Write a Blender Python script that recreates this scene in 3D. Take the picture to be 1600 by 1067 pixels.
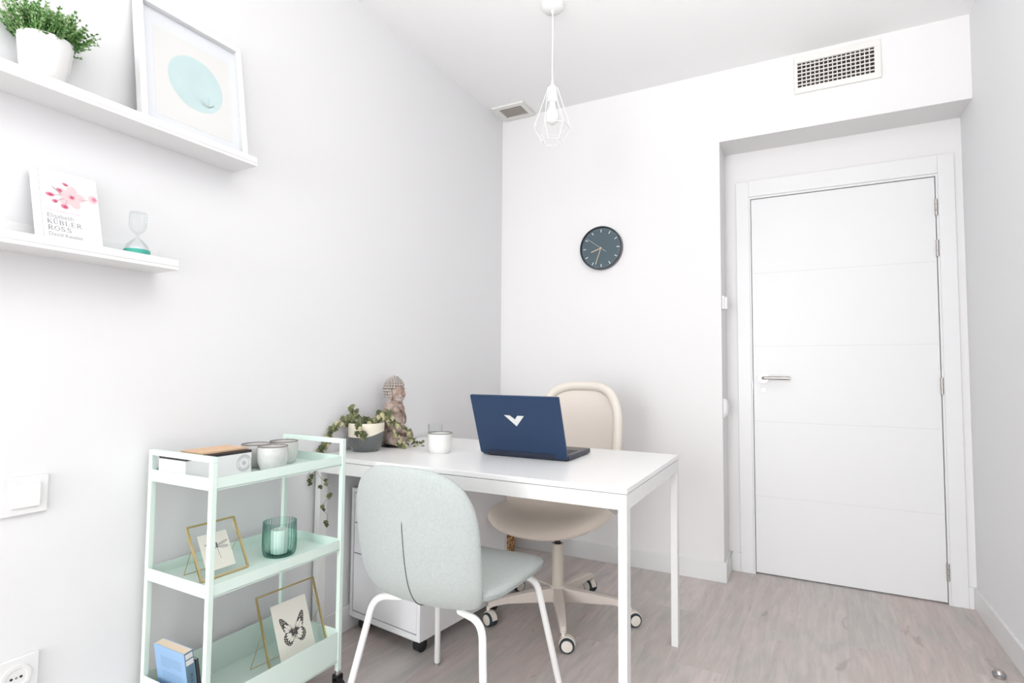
import bpy, bmesh, math, random
from mathutils import Vector, Matrix, noise
PI = math.pi
scene = bpy.context.scene
COL = scene.collection
for o in list(bpy.data.objects):
    bpy.data.objects.remove(o, do_unlink=True)

# ------------------------------------------------------------------ camera
FPX = 866.235
yaw, pit, rol = math.radians(-27.777), math.radians(2.9593), math.radians(0.4138)
F = Vector((math.sin(yaw)*math.cos(pit), math.cos(yaw)*math.cos(pit), math.sin(pit)))
R0 = Vector((math.cos(yaw), -math.sin(yaw), 0)); U0 = R0.cross(F)
RV = math.cos(rol)*R0 + math.sin(rol)*U0; UV = -math.sin(rol)*R0 + math.cos(rol)*U0
cam_data = bpy.data.cameras.new('camera'); cam = bpy.data.objects.new('camera', cam_data)
COL.objects.link(cam)
cam_data.sensor_width = 36; cam_data.lens = FPX/1600*36; cam_data.clip_start = 0.02
CAMP = Vector((1.7079, -3.0912, 1.0824))
cam.matrix_world = Matrix(((RV.x, UV.x, -F.x, CAMP.x), (RV.y, UV.y, -F.y, CAMP.y), (RV.z, UV.z, -F.z, CAMP.z), (0, 0, 0, 1)))
scene.camera = cam

# ------------------------------------------------------------------ world, daylight, exposure
world = bpy.data.worlds.new('world'); scene.world = world; world.use_nodes = True
bg = world.node_tree.nodes['Background']
bg.inputs[0].default_value = (0.86, 0.93, 1.0, 1); bg.inputs[1].default_value = 1.5
def area(name, loc, rot, sx, sy, power, col=(1, 1, 1)):
    l = bpy.data.lights.new(name, 'AREA'); l.shape = 'RECTANGLE'; l.size = sx; l.size_y = sy
    l.energy = power; l.color = col
    o = bpy.data.objects.new(name, l); COL.objects.link(o); o.location = loc; o.rotation_euler = rot
    return o
# daylight entering through the big window in the rear wall
area('window_daylight', (0.82, -7.37, 1.33), (math.radians(97), 0, 0), 1.40, 2.30, 136, (0.985, 0.99, 1.0))
# added fill light beside the camera, aimed up to brighten ceiling and desk top
fill_light = area('added_ceiling_fill', (1.75, -3.0, 1.30), (math.radians(155), 0, 0), 0.7, 0.7, 25, (1.0, 0.985, 0.97)); fill_light.data.spread = math.radians(100)
vs = scene.view_settings
vs.view_transform = 'Standard'; vs.look = 'None'; vs.gamma = 1; vs.use_curve_mapping = False
vs.exposure = -0.01

# ------------------------------------------------------------------ materials
MATS = {}
def mat(name, col, rough=0.5, metal=0.0, spec=0.5, coat=0.0, noise_amt=0.0, noise_scale=40, bump=0.0, bump_scale=200, trans=0.0, ior=1.45, sheen=0.0, emit=None, alpha=1.0):
    m = bpy.data.materials.new(name); m.use_nodes = True; MATS[name] = m
    nt = m.node_tree; b = nt.nodes['Principled BSDF']
    b.inputs['Base Color'].default_value = (*col, 1); b.inputs['Roughness'].default_value = rough
    b.inputs['Metallic'].default_value = metal; b.inputs['Specular IOR Level'].default_value = spec
    b.inputs['Coat Weight'].default_value = coat; b.inputs['Transmission Weight'].default_value = trans
    b.inputs['IOR'].default_value = ior; b.inputs['Sheen Weight'].default_value = sheen
    b.inputs['Alpha'].default_value = alpha
    if noise_amt > 0 or bump > 0:
        tc = nt.nodes.new('ShaderNodeTexCoord')
    if noise_amt > 0:
        n = nt.nodes.new('ShaderNodeTexNoise'); n.inputs['Scale'].default_value = noise_scale; n.inputs['Detail'].default_value = 4
        nt.links.new(tc.outputs['Object'], n.inputs['Vector'])
        mx = nt.nodes.new('ShaderNodeMix'); mx.data_type = 'RGBA'
        mx.inputs[6].default_value = (*[max(0, c*(1-noise_amt)) for c in col], 1)
        mx.inputs[7].default_value = (*[min(1, c*(1+noise_amt)) for c in col], 1)
        nt.links.new(n.outputs['Fac'], mx.inputs[0]); nt.links.new(mx.outputs[2], b.inputs['Base Color'])
    if bump > 0:
        n2 = nt.nodes.new('ShaderNodeTexNoise'); n2.inputs['Scale'].default_value = bump_scale; n2.inputs['Detail'].default_value = 3
        nt.links.new(tc.outputs['Object'], n2.inputs['Vector'])
        bp = nt.nodes.new('ShaderNodeBump'); bp.inputs['Strength'].default_value = bump; bp.inputs['Distance'].default_value = 0.002
        nt.links.new(n2.outputs['Fac'], bp.inputs['Height']); nt.links.new(bp.outputs['Normal'], b.inputs['Normal'])
    return m
def glass(name, tint, tr=0.85, rough=0.02):
    """thin clear glass: straight-through light plus a fresnel reflection"""
    m = bpy.data.materials.new(name); m.use_nodes = True; MATS[name] = m; nt = m.node_tree
    nt.nodes.remove(nt.nodes['Principled BSDF']); out = nt.nodes['Material Output']
    t = nt.nodes.new('ShaderNodeBsdfTransparent'); t.inputs[0].default_value = (*tint, 1)
    g = nt.nodes.new('ShaderNodeBsdfGlossy'); g.inputs['Roughness'].default_value = rough
    lw = nt.nodes.new('ShaderNodeLayerWeight'); lw.inputs[0].default_value = 1-tr
    mx = nt.nodes.new('ShaderNodeMixShader'); mm = nt.nodes.new('ShaderNodeMath'); mm.operation = 'MULTIPLY'; mm.inputs[1].default_value = 0.32; nt.links.new(lw.outputs['Fresnel'], mm.inputs[0])
    nt.links.new(mm.outputs[0], mx.inputs[0]); nt.links.new(t.outputs[0], mx.inputs[1]); nt.links.new(g.outputs[0], mx.inputs[2])
    nt.links.new(mx.outputs[0], out.inputs[0]); return m

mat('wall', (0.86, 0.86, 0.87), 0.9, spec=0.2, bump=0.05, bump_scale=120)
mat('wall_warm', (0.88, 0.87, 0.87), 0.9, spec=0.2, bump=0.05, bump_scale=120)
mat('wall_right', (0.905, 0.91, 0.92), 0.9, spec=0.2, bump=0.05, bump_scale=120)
mat('ceiling', (0.96, 0.96, 0.96), 0.9, spec=0.2)
mat('trim_white', (0.86, 0.86, 0.86), 0.4)
mat('door_white', (0.86, 0.86, 0.865), 0.35)
mat('groove_grey', (0.76, 0.76, 0.76), 0.6)
mat('shelf_white', (0.88, 0.88, 0.88), 0.35)
mat('metal_white', (0.88, 0.88, 0.87), 0.35)
mat('desk_white', (0.92, 0.92, 0.915), 0.28)
mat('plastic_white', (0.87, 0.87, 0.87), 0.35)
mat('porcelain', (0.88, 0.88, 0.87), 0.25, coat=0.3)
mat('cabinet_white', (0.87, 0.87, 0.885), 0.4)
mat('black_plastic', (0.015, 0.015, 0.017), 0.4)
mat('dark_gap', (0.02, 0.018, 0.02), 0.8)
mat('mint', (0.79, 0.935, 0.865), 0.4)
mat('chrome', (0.62, 0.60, 0.58), 0.25, metal=1)
mat('brushed', (0.50, 0.47, 0.45), 0.4, metal=1)
mat('brass', (0.72, 0.56, 0.28), 0.28, metal=1)
mat('fabric_green', (0.475, 0.515, 0.50), 0.95, spec=0.1, sheen=0.2, noise_amt=0.13, noise_scale=170, bump=0.5, bump_scale=600)
mat('seam_dark', (0.12, 0.15, 0.15), 0.9)
mat('fabric_beige', (0.90, 0.80, 0.70), 0.95, spec=0.1, sheen=0.2, noise_amt=0.05, noise_scale=500, bump=0.3, bump_scale=900)
mat('plastic_beige', (0.84, 0.78, 0.70), 0.5)
mat('metal_beige', (0.66, 0.60, 0.52), 0.4)
mat('arm_beige', (0.74, 0.66, 0.60), 0.45)
mat('tyre_dark', (0.03, 0.045, 0.055), 0.5)
mat('laptop_blue', (0.024, 0.052, 0.118), 0.38, metal=0.25, noise_amt=0.06, noise_scale=8)
mat('laptop_dark', (0.022, 0.03, 0.055), 0.4)
mat('laptop_grey', (0.16, 0.15, 0.155), 0.5)
mat('key_grey', (0.07, 0.07, 0.075), 0.5)
mat('logo_silver', (0.78, 0.78, 0.76), 0.3, metal=0.2)
mat('stoneware', (0.66, 0.66, 0.64), 0.3, coat=0.4, noise_amt=0.12, noise_scale=60)
mat('enamel', (0.84, 0.84, 0.82), 0.2, coat=0.5)
mat('rim_brown', (0.20, 0.16, 0.14), 0.5)
mat('rim_grey', (0.20, 0.19, 0.16), 0.4)
mat('wax', (0.86, 0.87, 0.85), 0.5)
mat('paper_cream', (0.83, 0.81, 0.73), 0.85)
mat('paper_white', (0.86, 0.86, 0.86), 0.6)
mat('ink', (0.09, 0.08, 0.075), 0.9)
mat('ink_soft', (0.25, 0.25, 0.27), 0.9)
mat('ink_pale', (0.42, 0.42, 0.46), 0.9)
mat('ink_blue', (0.20, 0.33, 0.50), 0.9)
mat('box_white', (0.83, 0.83, 0.84), 0.55)
mat('box_black', (0.03, 0.025, 0.025), 0.55)
mat('kraft', (0.76, 0.52, 0.34), 0.7, noise_amt=0.1, noise_scale=50)
mat('book_blue', (0.30, 0.48, 0.72), 0.5)
mat('book_spine', (0.16, 0.27, 0.36), 0.5)
mat('book_pages', (0.86, 0.72, 0.56), 0.8)
mat('book_dark', (0.05, 0.06, 0.06), 0.6)
mat('pink_pale', (0.90, 0.60, 0.62), 0.7)
mat('pink_mid', (0.72, 0.27, 0.37), 0.7)
mat('pink_deep', (0.55, 0.08, 0.16), 0.7)
mat('stalk_brown', (0.35, 0.19, 0.20), 0.7)
mat('art_beige', (0.90, 0.875, 0.865), 0.8)
mat('art_mint', (0.66, 0.80, 0.81), 0.8, noise_amt=0.10, noise_scale=14)
mat('art_mint_dark', (0.50, 0.74, 0.73), 0.8)
mat('mat_board', (0.90, 0.90, 0.95), 0.8)
mat('pot_grey', (0.115, 0.125, 0.125), 0.2, coat=0.6)
mat('pot_cream', (0.80, 0.74, 0.62), 0.7)
mat('soil', (0.04, 0.03, 0.025), 0.95)
mat('ivy_a', (0.075, 0.092, 0.035), 0.55, noise_amt=0.4, noise_scale=120)
mat('ivy_b', (0.17, 0.185, 0.08), 0.55, noise_amt=0.4, noise_scale=150)
mat('ivy_c', (0.46, 0.43, 0.25), 0.6, noise_amt=0.3, noise_scale=150)
mat('vine_stem', (0.28, 0.25, 0.15), 0.7)
mat('herb_a', (0.035, 0.11, 0.022), 0.6)
mat('herb_b', (0.09, 0.26, 0.05), 0.6)
mat('herb_c', (0.30, 0.50, 0.20), 0.6)
mat('herb_d', (0.62, 0.70, 0.48), 0.6)
mat('herb_stem', (0.20, 0.38, 0.12), 0.6)
mat('clock_face', (0.085, 0.125, 0.15), 0.35)
mat('clock_rim', (0.05, 0.055, 0.06), 0.35)
mat('clock_side', (0.17, 0.16, 0.17), 0.4)
mat('clock_gold', (0.80, 0.66, 0.45), 0.4)
mat('mark_white', (0.85, 0.86, 0.86), 0.5)
mat('mark_dim', (0.34, 0.38, 0.40), 0.5)
mat('vent_cream', (0.86, 0.85, 0.82), 0.5)
mat('vent_in', (0.05, 0.03, 0.025), 0.8)
mat('bulb', (0.88, 0.88, 0.86), 0.3)
mat('teal', (0.06, 0.42, 0.33), 0.4)
glass('clear_glass', (0.985, 0.992, 0.99), 0.80)
glass('hourglass_glass', (0.95, 0.965, 0.965), 0.72)
glass('green_glass', (0.80, 0.925, 0.89), 0.75)
def edge_tint(m, light, dark, power):
    nt = m.node_tree; t = [n for n in nt.nodes if n.type == 'BSDF_TRANSPARENT'][0]
    lw = nt.nodes.new('ShaderNodeLayerWeight'); lw.inputs[0].default_value = 0.5
    pw = nt.nodes.new('ShaderNodeMath'); pw.operation = 'POWER'; pw.inputs[1].default_value = power
    mx = nt.nodes.new('ShaderNodeMix'); mx.data_type = 'RGBA'; mx.inputs[6].default_value = (*light, 1); mx.inputs[7].default_value = (*dark, 1)
    nt.links.new(lw.outputs['Facing'], pw.inputs[0]); nt.links.new(pw.outputs[0], mx.inputs[0]); nt.links.new(mx.outputs[2], t.inputs[0])
edge_tint(MATS['green_glass'], (0.935, 0.985, 0.97), (0.32, 0.60, 0.55), 1.5)
glass('window_glass', (0.96, 0.98, 0.98), 0.9)

def basket_mat():
    m = mat('wicker', (0.45, 0.22, 0.09), 0.7); nt = m.node_tree; b = nt.nodes['Principled BSDF']
    tc = nt.nodes.new('ShaderNodeTexCoord'); v = nt.nodes.new('ShaderNodeTexVoronoi'); v.inputs['Scale'].default_value = 75
    mp = nt.nodes.new('ShaderNodeMapping'); mp.inputs['Scale'].default_value = (1, 1, 1.6)
    cr = nt.nodes.new('ShaderNodeValToRGB')
    cr.color_ramp.elements[0].color = (1.0, 0.64, 0.34, 1); cr.color_ramp.elements[1].color = (0.22, 0.08, 0.03, 1)
    cr.color_ramp.elements[0].position = 0.15; cr.color_ramp.elements[1].position = 0.85
    nt.links.new(tc.outputs['Object'], mp.inputs[0]); nt.links.new(mp.outputs[0], v.inputs['Vector'])
    nt.links.new(v.outputs['Distance'], cr.inputs[0]); nt.links.new(cr.outputs[0], b.inputs['Base Color'])
basket_mat()

def statue_mat():
    m = mat('carved_stone', (0.36, 0.27, 0.22), 0.85); nt = m.node_tree; b = nt.nodes['Principled BSDF']
    tc = nt.nodes.new('ShaderNodeTexCoord'); n = nt.nodes.new('ShaderNodeTexNoise'); n.inputs['Scale'].default_value = 28; n.inputs['Detail'].default_value = 8
    n.inputs['Roughness'].default_value = 0.7
    cr = nt.nodes.new('ShaderNodeValToRGB'); e = cr.color_ramp.elements
    e[0].position = 0.32; e[0].color = (0.24, 0.15, 0.12, 1); e[1].position = 0.68; e[1].color = (0.58, 0.54, 0.50, 1)
    k = e.new(0.5); k.color = (0.42, 0.31, 0.26, 1)
    nt.links.new(tc.outputs['Object'], n.inputs['Vector']); nt.links.new(n.outputs['Fac'], cr.inputs[0]); nt.links.new(cr.outputs[0], b.inputs['Base Color'])
    bp = nt.nodes.new('ShaderNodeBump'); bp.inputs['Strength'].default_value = 0.7; bp.inputs['Distance'].default_value = 0.002
    n2 = nt.nodes.new('ShaderNodeTexNoise'); n2.inputs['Scale'].default_value = 160; n2.inputs['Detail'].default_value = 4
    nt.links.new(tc.outputs['Object'], n2.inputs['Vector']); nt.links.new(n2.outputs['Fac'], bp.inputs['Height']); nt.links.new(bp.outputs['Normal'], b.inputs['Normal'])
    h = mat('carved_hair', (0.44, 0.40, 0.37), 0.9, noise_amt=0.35, noise_scale=90, bump=0.5, bump_scale=200)
statue_mat()

def floor_mat():
    m = mat('floor_planks', (0.5, 0.45, 0.43), 0.42, spec=0.35); nt = m.node_tree; b = nt.nodes['Principled BSDF']
    L = nt.links.new; N = nt.nodes.new
    tc = N('ShaderNodeTexCoord'); mp = N('ShaderNodeMapping'); mp.inputs['Rotation'].default_value = (0, 0, math.radians(90+1.8)); mp.inputs['Location'].default_value = (0.4, 0.07, 0)
    L(tc.outputs['Object'], mp.inputs[0])
    br = N('ShaderNodeTexBrick'); br.inputs['Scale'].default_value = 1.0; br.inputs['Brick Width'].default_value = 1.28; br.inputs['Row Height'].default_value = 0.193
    br.inputs['Mortar Size'].default_value = 0.0007; br.inputs['Mortar Smooth'].default_value = 0.3; br.offset = 0.37; br.offset_frequency = 2
    br.inputs['Color1'].default_value = (0.0, 0, 0, 1); br.inputs['Color2'].default_value = (1, 1, 1, 1); br.inputs['Mortar'].default_value = (0.5, 0.5, 0.5, 1)
    L(mp.outputs[0], br.inputs['Vector'])
    base = N('ShaderNodeValToRGB'); e = base.color_ramp.elements
    e[0].position = 0.0; e[0].color = (0.60, 0.51, 0.48, 1); e[1].position = 1.0; e[1].color = (0.69, 0.605, 0.585, 1)
    k = e.new(0.5); k.color = (0.60, 0.55, 0.525, 1)
    L(br.outputs['Color'], base.inputs[0])
    # per plank offset so the grain breaks at the joints
    sc = N('ShaderNodeVectorMath'); sc.operation = 'SCALE'; sc.inputs['Scale'].default_value = 37.0; L(br.outputs['Color'], sc.inputs[0])
    ad = N('ShaderNodeVectorMath'); ad.operation = 'ADD'; L(mp.outputs[0], ad.inputs[0]); L(sc.outputs[0], ad.inputs[1])
    st = N('ShaderNodeMapping'); st.inputs['Scale'].default_value = (1.0, 9.0, 1.0); L(ad.outputs[0], st.inputs[0])
    n1 = N('ShaderNodeTexNoise'); n1.inputs['Scale'].default_value = 4.0; n1.inputs['Detail'].default_value = 9; n1.inputs['Roughness'].default_value = 0.62; n1.inputs['Distortion'].default_value = 0.8
    L(st.outputs[0], n1.inputs['Vector'])
    r1 = N('ShaderNodeMapRange'); r1.inputs[1].default_value = 0.25; r1.inputs[2].default_value = 0.75; r1.inputs[3].default_value = 0.84; r1.inputs[4].default_value = 1.14; L(n1.outputs['Fac'], r1.inputs[0])
    # broad grey-green smudges
    st2 = N('ShaderNodeMapping'); st2.inputs['Scale'].default_value = (1.0, 2.6, 1.0); L(ad.outputs[0], st2.inputs[0])
    n2 = N('ShaderNodeTexNoise'); n2.inputs['Scale'].default_value = 2.6; n2.inputs['Detail'].default_value = 5; n2.inputs['Distortion'].default_value = 1.2; L(st2.outputs[0], n2.inputs['Vector'])
    r2 = N('ShaderNodeMapRange'); r2.inputs[1].default_value = 0.46; r2.inputs[2].default_value = 0.66; r2.inputs[3].default_value = 0.0; r2.inputs[4].default_value = 0.75; L(n2.outputs['Fac'], r2.inputs[0])
    m2 = N('ShaderNodeMix'); m2.data_type = 'RGBA'; m2.inputs[7].default_value = (0.52, 0.50, 0.47, 1); L(r2.outputs[0], m2.inputs[0]); L(base.outputs[0], m2.inputs[6])
    # knots
    st3 = N('ShaderNodeMapping'); st3.inputs['Scale'].default_value = (1.6, 3.6, 1.0); L(ad.outputs[0], st3.inputs[0])
    n3 = N('ShaderNodeTexNoise'); n3.inputs['Scale'].default_value = 3.0; n3.inputs['Detail'].default_value = 3; n3.inputs['Distortion'].default_value = 1.6; L(st3.outputs[0], n3.inputs['Vector'])
    r3 = N('ShaderNodeMapRange'); r3.inputs[1].default_value = 0.67; r3.inputs[2].default_value = 0.76; r3.inputs[3].default_value = 0.0; r3.inputs[4].default_value = 0.6; L(n3.outputs['Fac'], r3.inputs[0])
    m3 = N('ShaderNodeMix'); m3.data_type = 'RGBA'; m3.inputs[7].default_value = (0.34, 0.28, 0.265, 1); L(r3.outputs[0], m3.inputs[0]); L(m2.outputs[2], m3.inputs[6])
    mu = N('ShaderNodeVectorMath'); mu.operation = 'SCALE'; L(m3.outputs[2], mu.inputs[0]); L(r1.outputs[0], mu.inputs['Scale'])
    m4 = N('ShaderNodeMix'); m4.data_type = 'RGBA'; m4.inputs[7].default_value = (0.48, 0.43, 0.41, 1); L(br.outputs['Fac'], m4.inputs[0]); L(mu.outputs[0], m4.inputs[6])
    L(m4.outputs[2], b.inputs['Base Color'])
floor_mat()

# ------------------------------------------------------------------ mesh builder
class MB:
    def __init__(s): s.v = []; s.f = []; s.m = []; s.T = Matrix.Identity(4)
    def add(s, verts, faces, mi=0, M=None):
        n = len(s.v); M = s.T @ M if M is not None else s.T
        s.v += [tuple(M @ Vector(p)) for p in verts]
        s.f += [tuple(i+n for i in f) for f in faces]; s.m += [mi]*len(faces)
    def box(s, a, b, mi=0, M=None):
        x0, y0, z0 = a; x1, y1, z1 = b
        if x0 > x1: x0, x1 = x1, x0
        if y0 > y1: y0, y1 = y1, y0
        if z0 > z1: z0, z1 = z1, z0
        s.add([(x0, y0, z0), (x1, y0, z0), (x1, y1, z0), (x0, y1, z0), (x0, y0, z1), (x1, y0, z1), (x1, y1, z1), (x0, y1, z1)],
              [(0, 3, 2, 1), (4, 5, 6, 7), (0, 1, 5, 4), (1, 2, 6, 5), (2, 3, 7, 6), (3, 0, 4, 7)], mi, M)
    def prism(s, poly, z0, z1, mi=0, M=None):
        n = len(poly)
        s.add([(x, y, z0) for x, y in poly]+[(x, y, z1) for x, y in poly],
              [tuple(range(n-1, -1, -1)), tuple(range(n, 2*n))]+[(i, (i+1) % n, (i+1) % n+n, i+n) for i in range(n)], mi, M)
    def lathe(s, prof, seg=40, mi=0, M=None, rad=None, cap=True):
        vs = []; fs = []
        for (r, z) in prof:
            for k in range(seg):
                t = 2*PI*k/seg; rr = r*(rad(t, z) if rad else 1)
                vs.append((rr*math.cos(t), rr*math.sin(t), z))
        for i in range(len(prof)-1):
            for k in range(seg):
                k2 = (k+1) % seg; fs.append((i*seg+k, i*seg+k2, (i+1)*seg+k2, (i+1)*seg+k))
        if cap:
            if prof[0][0] > 1e-6: fs.append(tuple(range(seg-1, -1, -1)))
            if prof[-1][0] > 1e-6: fs.append(tuple((len(prof)-1)*seg+k for k in range(seg)))
        s.add(vs, fs, mi, M)
    def tube(s, pts, r, seg=10, mi=0, M=None, closed=False, flat=None, up=None):
        pts = [Vector(p) for p in pts]; n = len(pts); rs = r if isinstance(r, (list, tuple)) else [r]*n
        vs = []; fs = []; prev = None
        for i, p in enumerate(pts):
            if closed: t = (pts[(i+1) % n]-pts[i-1]).normalized()
            else: t = (pts[min(i+1, n-1)]-pts[max(i-1, 0)]).normalized()
            if prev is None:
                u = Vector(up) if up else (Vector((0, 0, 1)) if abs(t.z) < 0.9 else Vector((1, 0, 0)))
                u = (u-t*u.dot(t)).normalized()
            else: u = (prev-t*prev.dot(t)).normalized()
            prev = u; w = t.cross(u)
            for k in range(seg):
                a = 2*PI*k/seg+(PI/seg if seg == 4 else 0); fl = flat if flat else 1
                vs.append(tuple(p+(u*math.cos(a)*fl+w*math.sin(a))*rs[i]))
        m = n if closed else n-1
        for i in range(m):
            for k in range(seg):
                j = (i+1) % n; fs.append((i*seg+k, i*seg+(k+1) % seg, j*seg+(k+1) % seg, j*seg+k))
        if not closed: fs.append(tuple(range(seg-1, -1, -1))); fs.append(tuple((n-1)*seg+k for k in range(seg)))
        s.add(vs, fs, mi, M)
    def cyl(s, a, b, r, seg=20, mi=0, M=None): s.tube([a, b], r, seg, mi, M)
    def ball(s, c, r, mi=0, seg=16, rings=10, M=None):
        if not isinstance(r, (list, tuple)): r = (r, r, r)
        vs = [(c[0], c[1], c[2]-r[2])]; fs = []
        for i in range(1, rings):
            ph = PI*i/rings
            for k in range(seg):
                t = 2*PI*k/seg; vs.append((c[0]+r[0]*math.sin(ph)*math.cos(t), c[1]+r[1]*math.sin(ph)*math.sin(t), c[2]-r[2]*math.cos(ph)))
        vs.append((c[0], c[1], c[2]+r[2])); e = len(vs)-1
        for k in range(seg): fs.append((0, 1+(k+1) % seg, 1+k)); fs.append((e, 1+(rings-2)*seg+k, 1+(rings-2)*seg+(k+1) % seg))
        for i in range(rings-2):
            for k in range(seg): fs.append((1+i*seg+k, 1+i*seg+(k+1) % seg, 1+(i+1)*seg+(k+1) % seg, 1+(i+1)*seg+k))
        s.add(vs, fs, mi, M)
    def pad(s, outline, T, fn, rings=10, seg=64, mi=0, p=5.0, M=None, tb=None):
        """cushion: outline(t)->(a,b) planar, thickness T, fn(a,b,t)->xyz"""
        vs = []; fs = []; rr = [math.sin(PI/2*(i/rings)) for i in range(1, rings+1)]
        ca, cb = 0, 0
        for side in (1, -1):
            TT = T if side > 0 or tb is None else tb
            vs.append(fn(ca, cb, side*TT/2))
            for r in rr:
                th = TT/2*max(0, 1-r**p)**(1/2.2)
                for k in range(seg):
                    a, b = outline(2*PI*k/seg); vs.append(fn(a*r, b*r, side*th))
        h = 1+rings*seg
        for k in range(seg):
            k2 = (k+1) % seg
            fs.append((0, 1+k, 1+k2)); fs.append((h, h+1+k2, h+1+k))
            for i in range(rings-1):
                a = 1+i*seg; b = a+seg
                fs.append((a+k, b+k, b+k2, a+k2)); fs.append((h+a+k, h+a+k2, h+b+k2, h+b+k))
        s.add(vs, fs, mi, M)
    def build(s, name, mats, parent=None, bevel=0.0, smooth=40, seg=2, weld=True):
        me = bpy.data.meshes.new(name); me.from_pydata(s.v, [], s.f)
        if not isinstance(mats, (list, tuple)): mats = [mats]
        for m in mats: me.materials.append(MATS[m])
        for p, mi in zip(me.polygons, s.m): p.material_index = mi
        if weld:
            bm = bmesh.new(); bm.from_mesh(me); bmesh.ops.remove_doubles(bm, verts=bm.verts, dist=1e-6)
            bmesh.ops.recalc_face_normals(bm, faces=bm.faces); bm.to_mesh(me); bm.free()
        if smooth:
            me.polygons.foreach_set('use_smooth', [True]*len(me.polygons)); me.set_sharp_from_angle(angle=math.radians(smooth))
        me.update(); o = bpy.data.objects.new(name, me); COL.objects.link(o)
        if parent: o.parent = parent
        if bevel:
            b = o.modifiers.new('bevel', 'BEVEL'); b.width = bevel; b.segments = seg; b.limit_method = 'ANGLE'; b.angle_limit = math.radians(40)
            b.harden_normals = False
        return o

def tag(o, label=None, cat=None, group=None, kind=None):
    if label: o['label'] = label
    if cat: o['category'] = cat
    if group: o['group'] = group
    if kind: o['kind'] = kind
    return o
def thing(name, label, cat, loc=(0, 0, 0), rz=0, group=None):
    o = bpy.data.objects.new(name, None); COL.objects.link(o); o.empty_display_size = 0.05
    o.location = loc; o.rotation_euler = (0, 0, rz); return tag(o, label, cat, group)
def copy_tree(o, parent=None):
    c = o.copy(); COL.objects.link(c); c.parent = parent
    for ch in [x for x in bpy.data.objects if x.parent == o]: copy_tree(ch, c)
    return c
def structure(o): o['kind'] = 'structure'; return o
def part(name, mats, parent, fn, **k):
    b = MB(); fn(b); return b.build(name, mats, parent, **k)
def sup(t, a, b, n, n2=None):
    c, s_ = math.cos(t), math.sin(t)
    if n2 and s_ < 0: n = n2
    return (a*math.copysign(abs(c)**(2/n), c), b*math.copysign(abs(s_)**(2/n), s_))
def smoothpath(pts, k=6):
    P = [Vector(p) for p in pts]; out = []
    for i in range(len(P)-1):
        p0 = P[max(i-1, 0)]; p1 = P[i]; p2 = P[i+1]; p3 = P[min(i+2, len(P)-1)]
        for j in range(k):
            t = j/k; out.append(0.5*((2*p1)+(p2-p0)*t+(2*p0-5*p1+4*p2-p3)*t*t+(3*p1-p0-3*p2+p3)*t**3))
    out.append(P[-1]); return out
def roundpath(pts, r, k=5):
    """polyline with rounded corners"""
    P = [Vector(p) for p in pts]; out = [P[0]]
    for i in range(1, len(P)-1):
        a = (P[i-1]-P[i]); b = (P[i+1]-P[i]); rr = min(r, a.length*0.49, b.length*0.49)
        A = P[i]+a.normalized()*rr; B = P[i]+b.normalized()*rr
        for j in range(k+1):
            t = j/k; out.append((1-t)**2*A+2*t*(1-t)*P[i]+t*t*B)
    out.append(P[-1]); return out
def text_geo(body, size, align='LEFT', space=1.0, bold=0.0):
    cu = bpy.data.curves.new('lettering', 'FONT'); cu.body = body; cu.size = size; cu.align_x = align; cu.space_character = space; cu.resolution_u = 3; cu.offset = bold
    o = bpy.data.objects.new('lettering', cu); COL.objects.link(o); bpy.context.view_layer.update()
    me = bpy.data.meshes.new_from_object(o.evaluated_get(bpy.context.evaluated_depsgraph_get()))
    vs = [tuple(v.co) for v in me.vertices]; fs = [tuple(p.vertices) for p in me.polygons]
    bpy.data.objects.remove(o); bpy.data.curves.remove(cu); bpy.data.meshes.remove(me); return vs, fs
def frame_matrix(O, X, Y):
    """matrix with origin O, local x along X, local y along Y, z = normal"""
    X = Vector(X).normalized(); Y = Vector(Y); Y = (Y-X*Y.dot(X)).normalized(); Z = X.cross(Y)
    return Matrix(((X.x, Y.x, Z.x, O[0]), (X.y, Y.y, Z.y, O[1]), (X.z, Y.z, Z.z, O[2]), (0, 0, 0, 1)))

# ------------------------------------------------------------------ room shell
W, H, A, RD, H1 = 2.394, 2.698, 1.3266, 0.2156, 2.3107
YB = -7.4
def floor_fn(b): b.box((-0.12, YB-0.15, -0.08), (W+0.12, 0.42, 0))
structure(part('floor', 'floor_planks', None, floor_fn))
structure(part('ceiling', 'ceiling', None, lambda b: b.box((-0.12, YB-0.15, H), (W+0.12, 0.42, H+0.1))))
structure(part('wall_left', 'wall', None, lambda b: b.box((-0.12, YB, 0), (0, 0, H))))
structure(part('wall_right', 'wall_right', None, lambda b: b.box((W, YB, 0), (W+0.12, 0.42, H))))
DX0, DX1, DTOP = 1.447, 2.300, 2.052
def wall_back(b):
    b.box((-0.12, 0, 0), (A, 0.42, H))
    b.box((A, 0, H1), (W, 0.42, H))
    b.box((A, RD, 0), (DX0, 0.36, H1)); b.box((DX1, RD, 0), (W, 0.36, H1)); b.box((DX0, RD, DTOP), (DX1, 0.36, H1))
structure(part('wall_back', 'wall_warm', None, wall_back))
WX0, WX1, WZ0, WZ1 = 0.10, 1.55, 0.10, 2.55
def wall_rear(b):
    b.box((-0.12, YB-0.15, 0), (WX0, YB, H)); b.box((WX1, YB-0.15, 0), (W+0.12, YB, H))
    b.box((WX0, YB-0.15, 0), (WX1, YB, WZ0)); b.box((WX0, YB-0.15, WZ1), (WX1, YB, H))
structure(part('wall_rear', 'wall', None, wall_rear))
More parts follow.
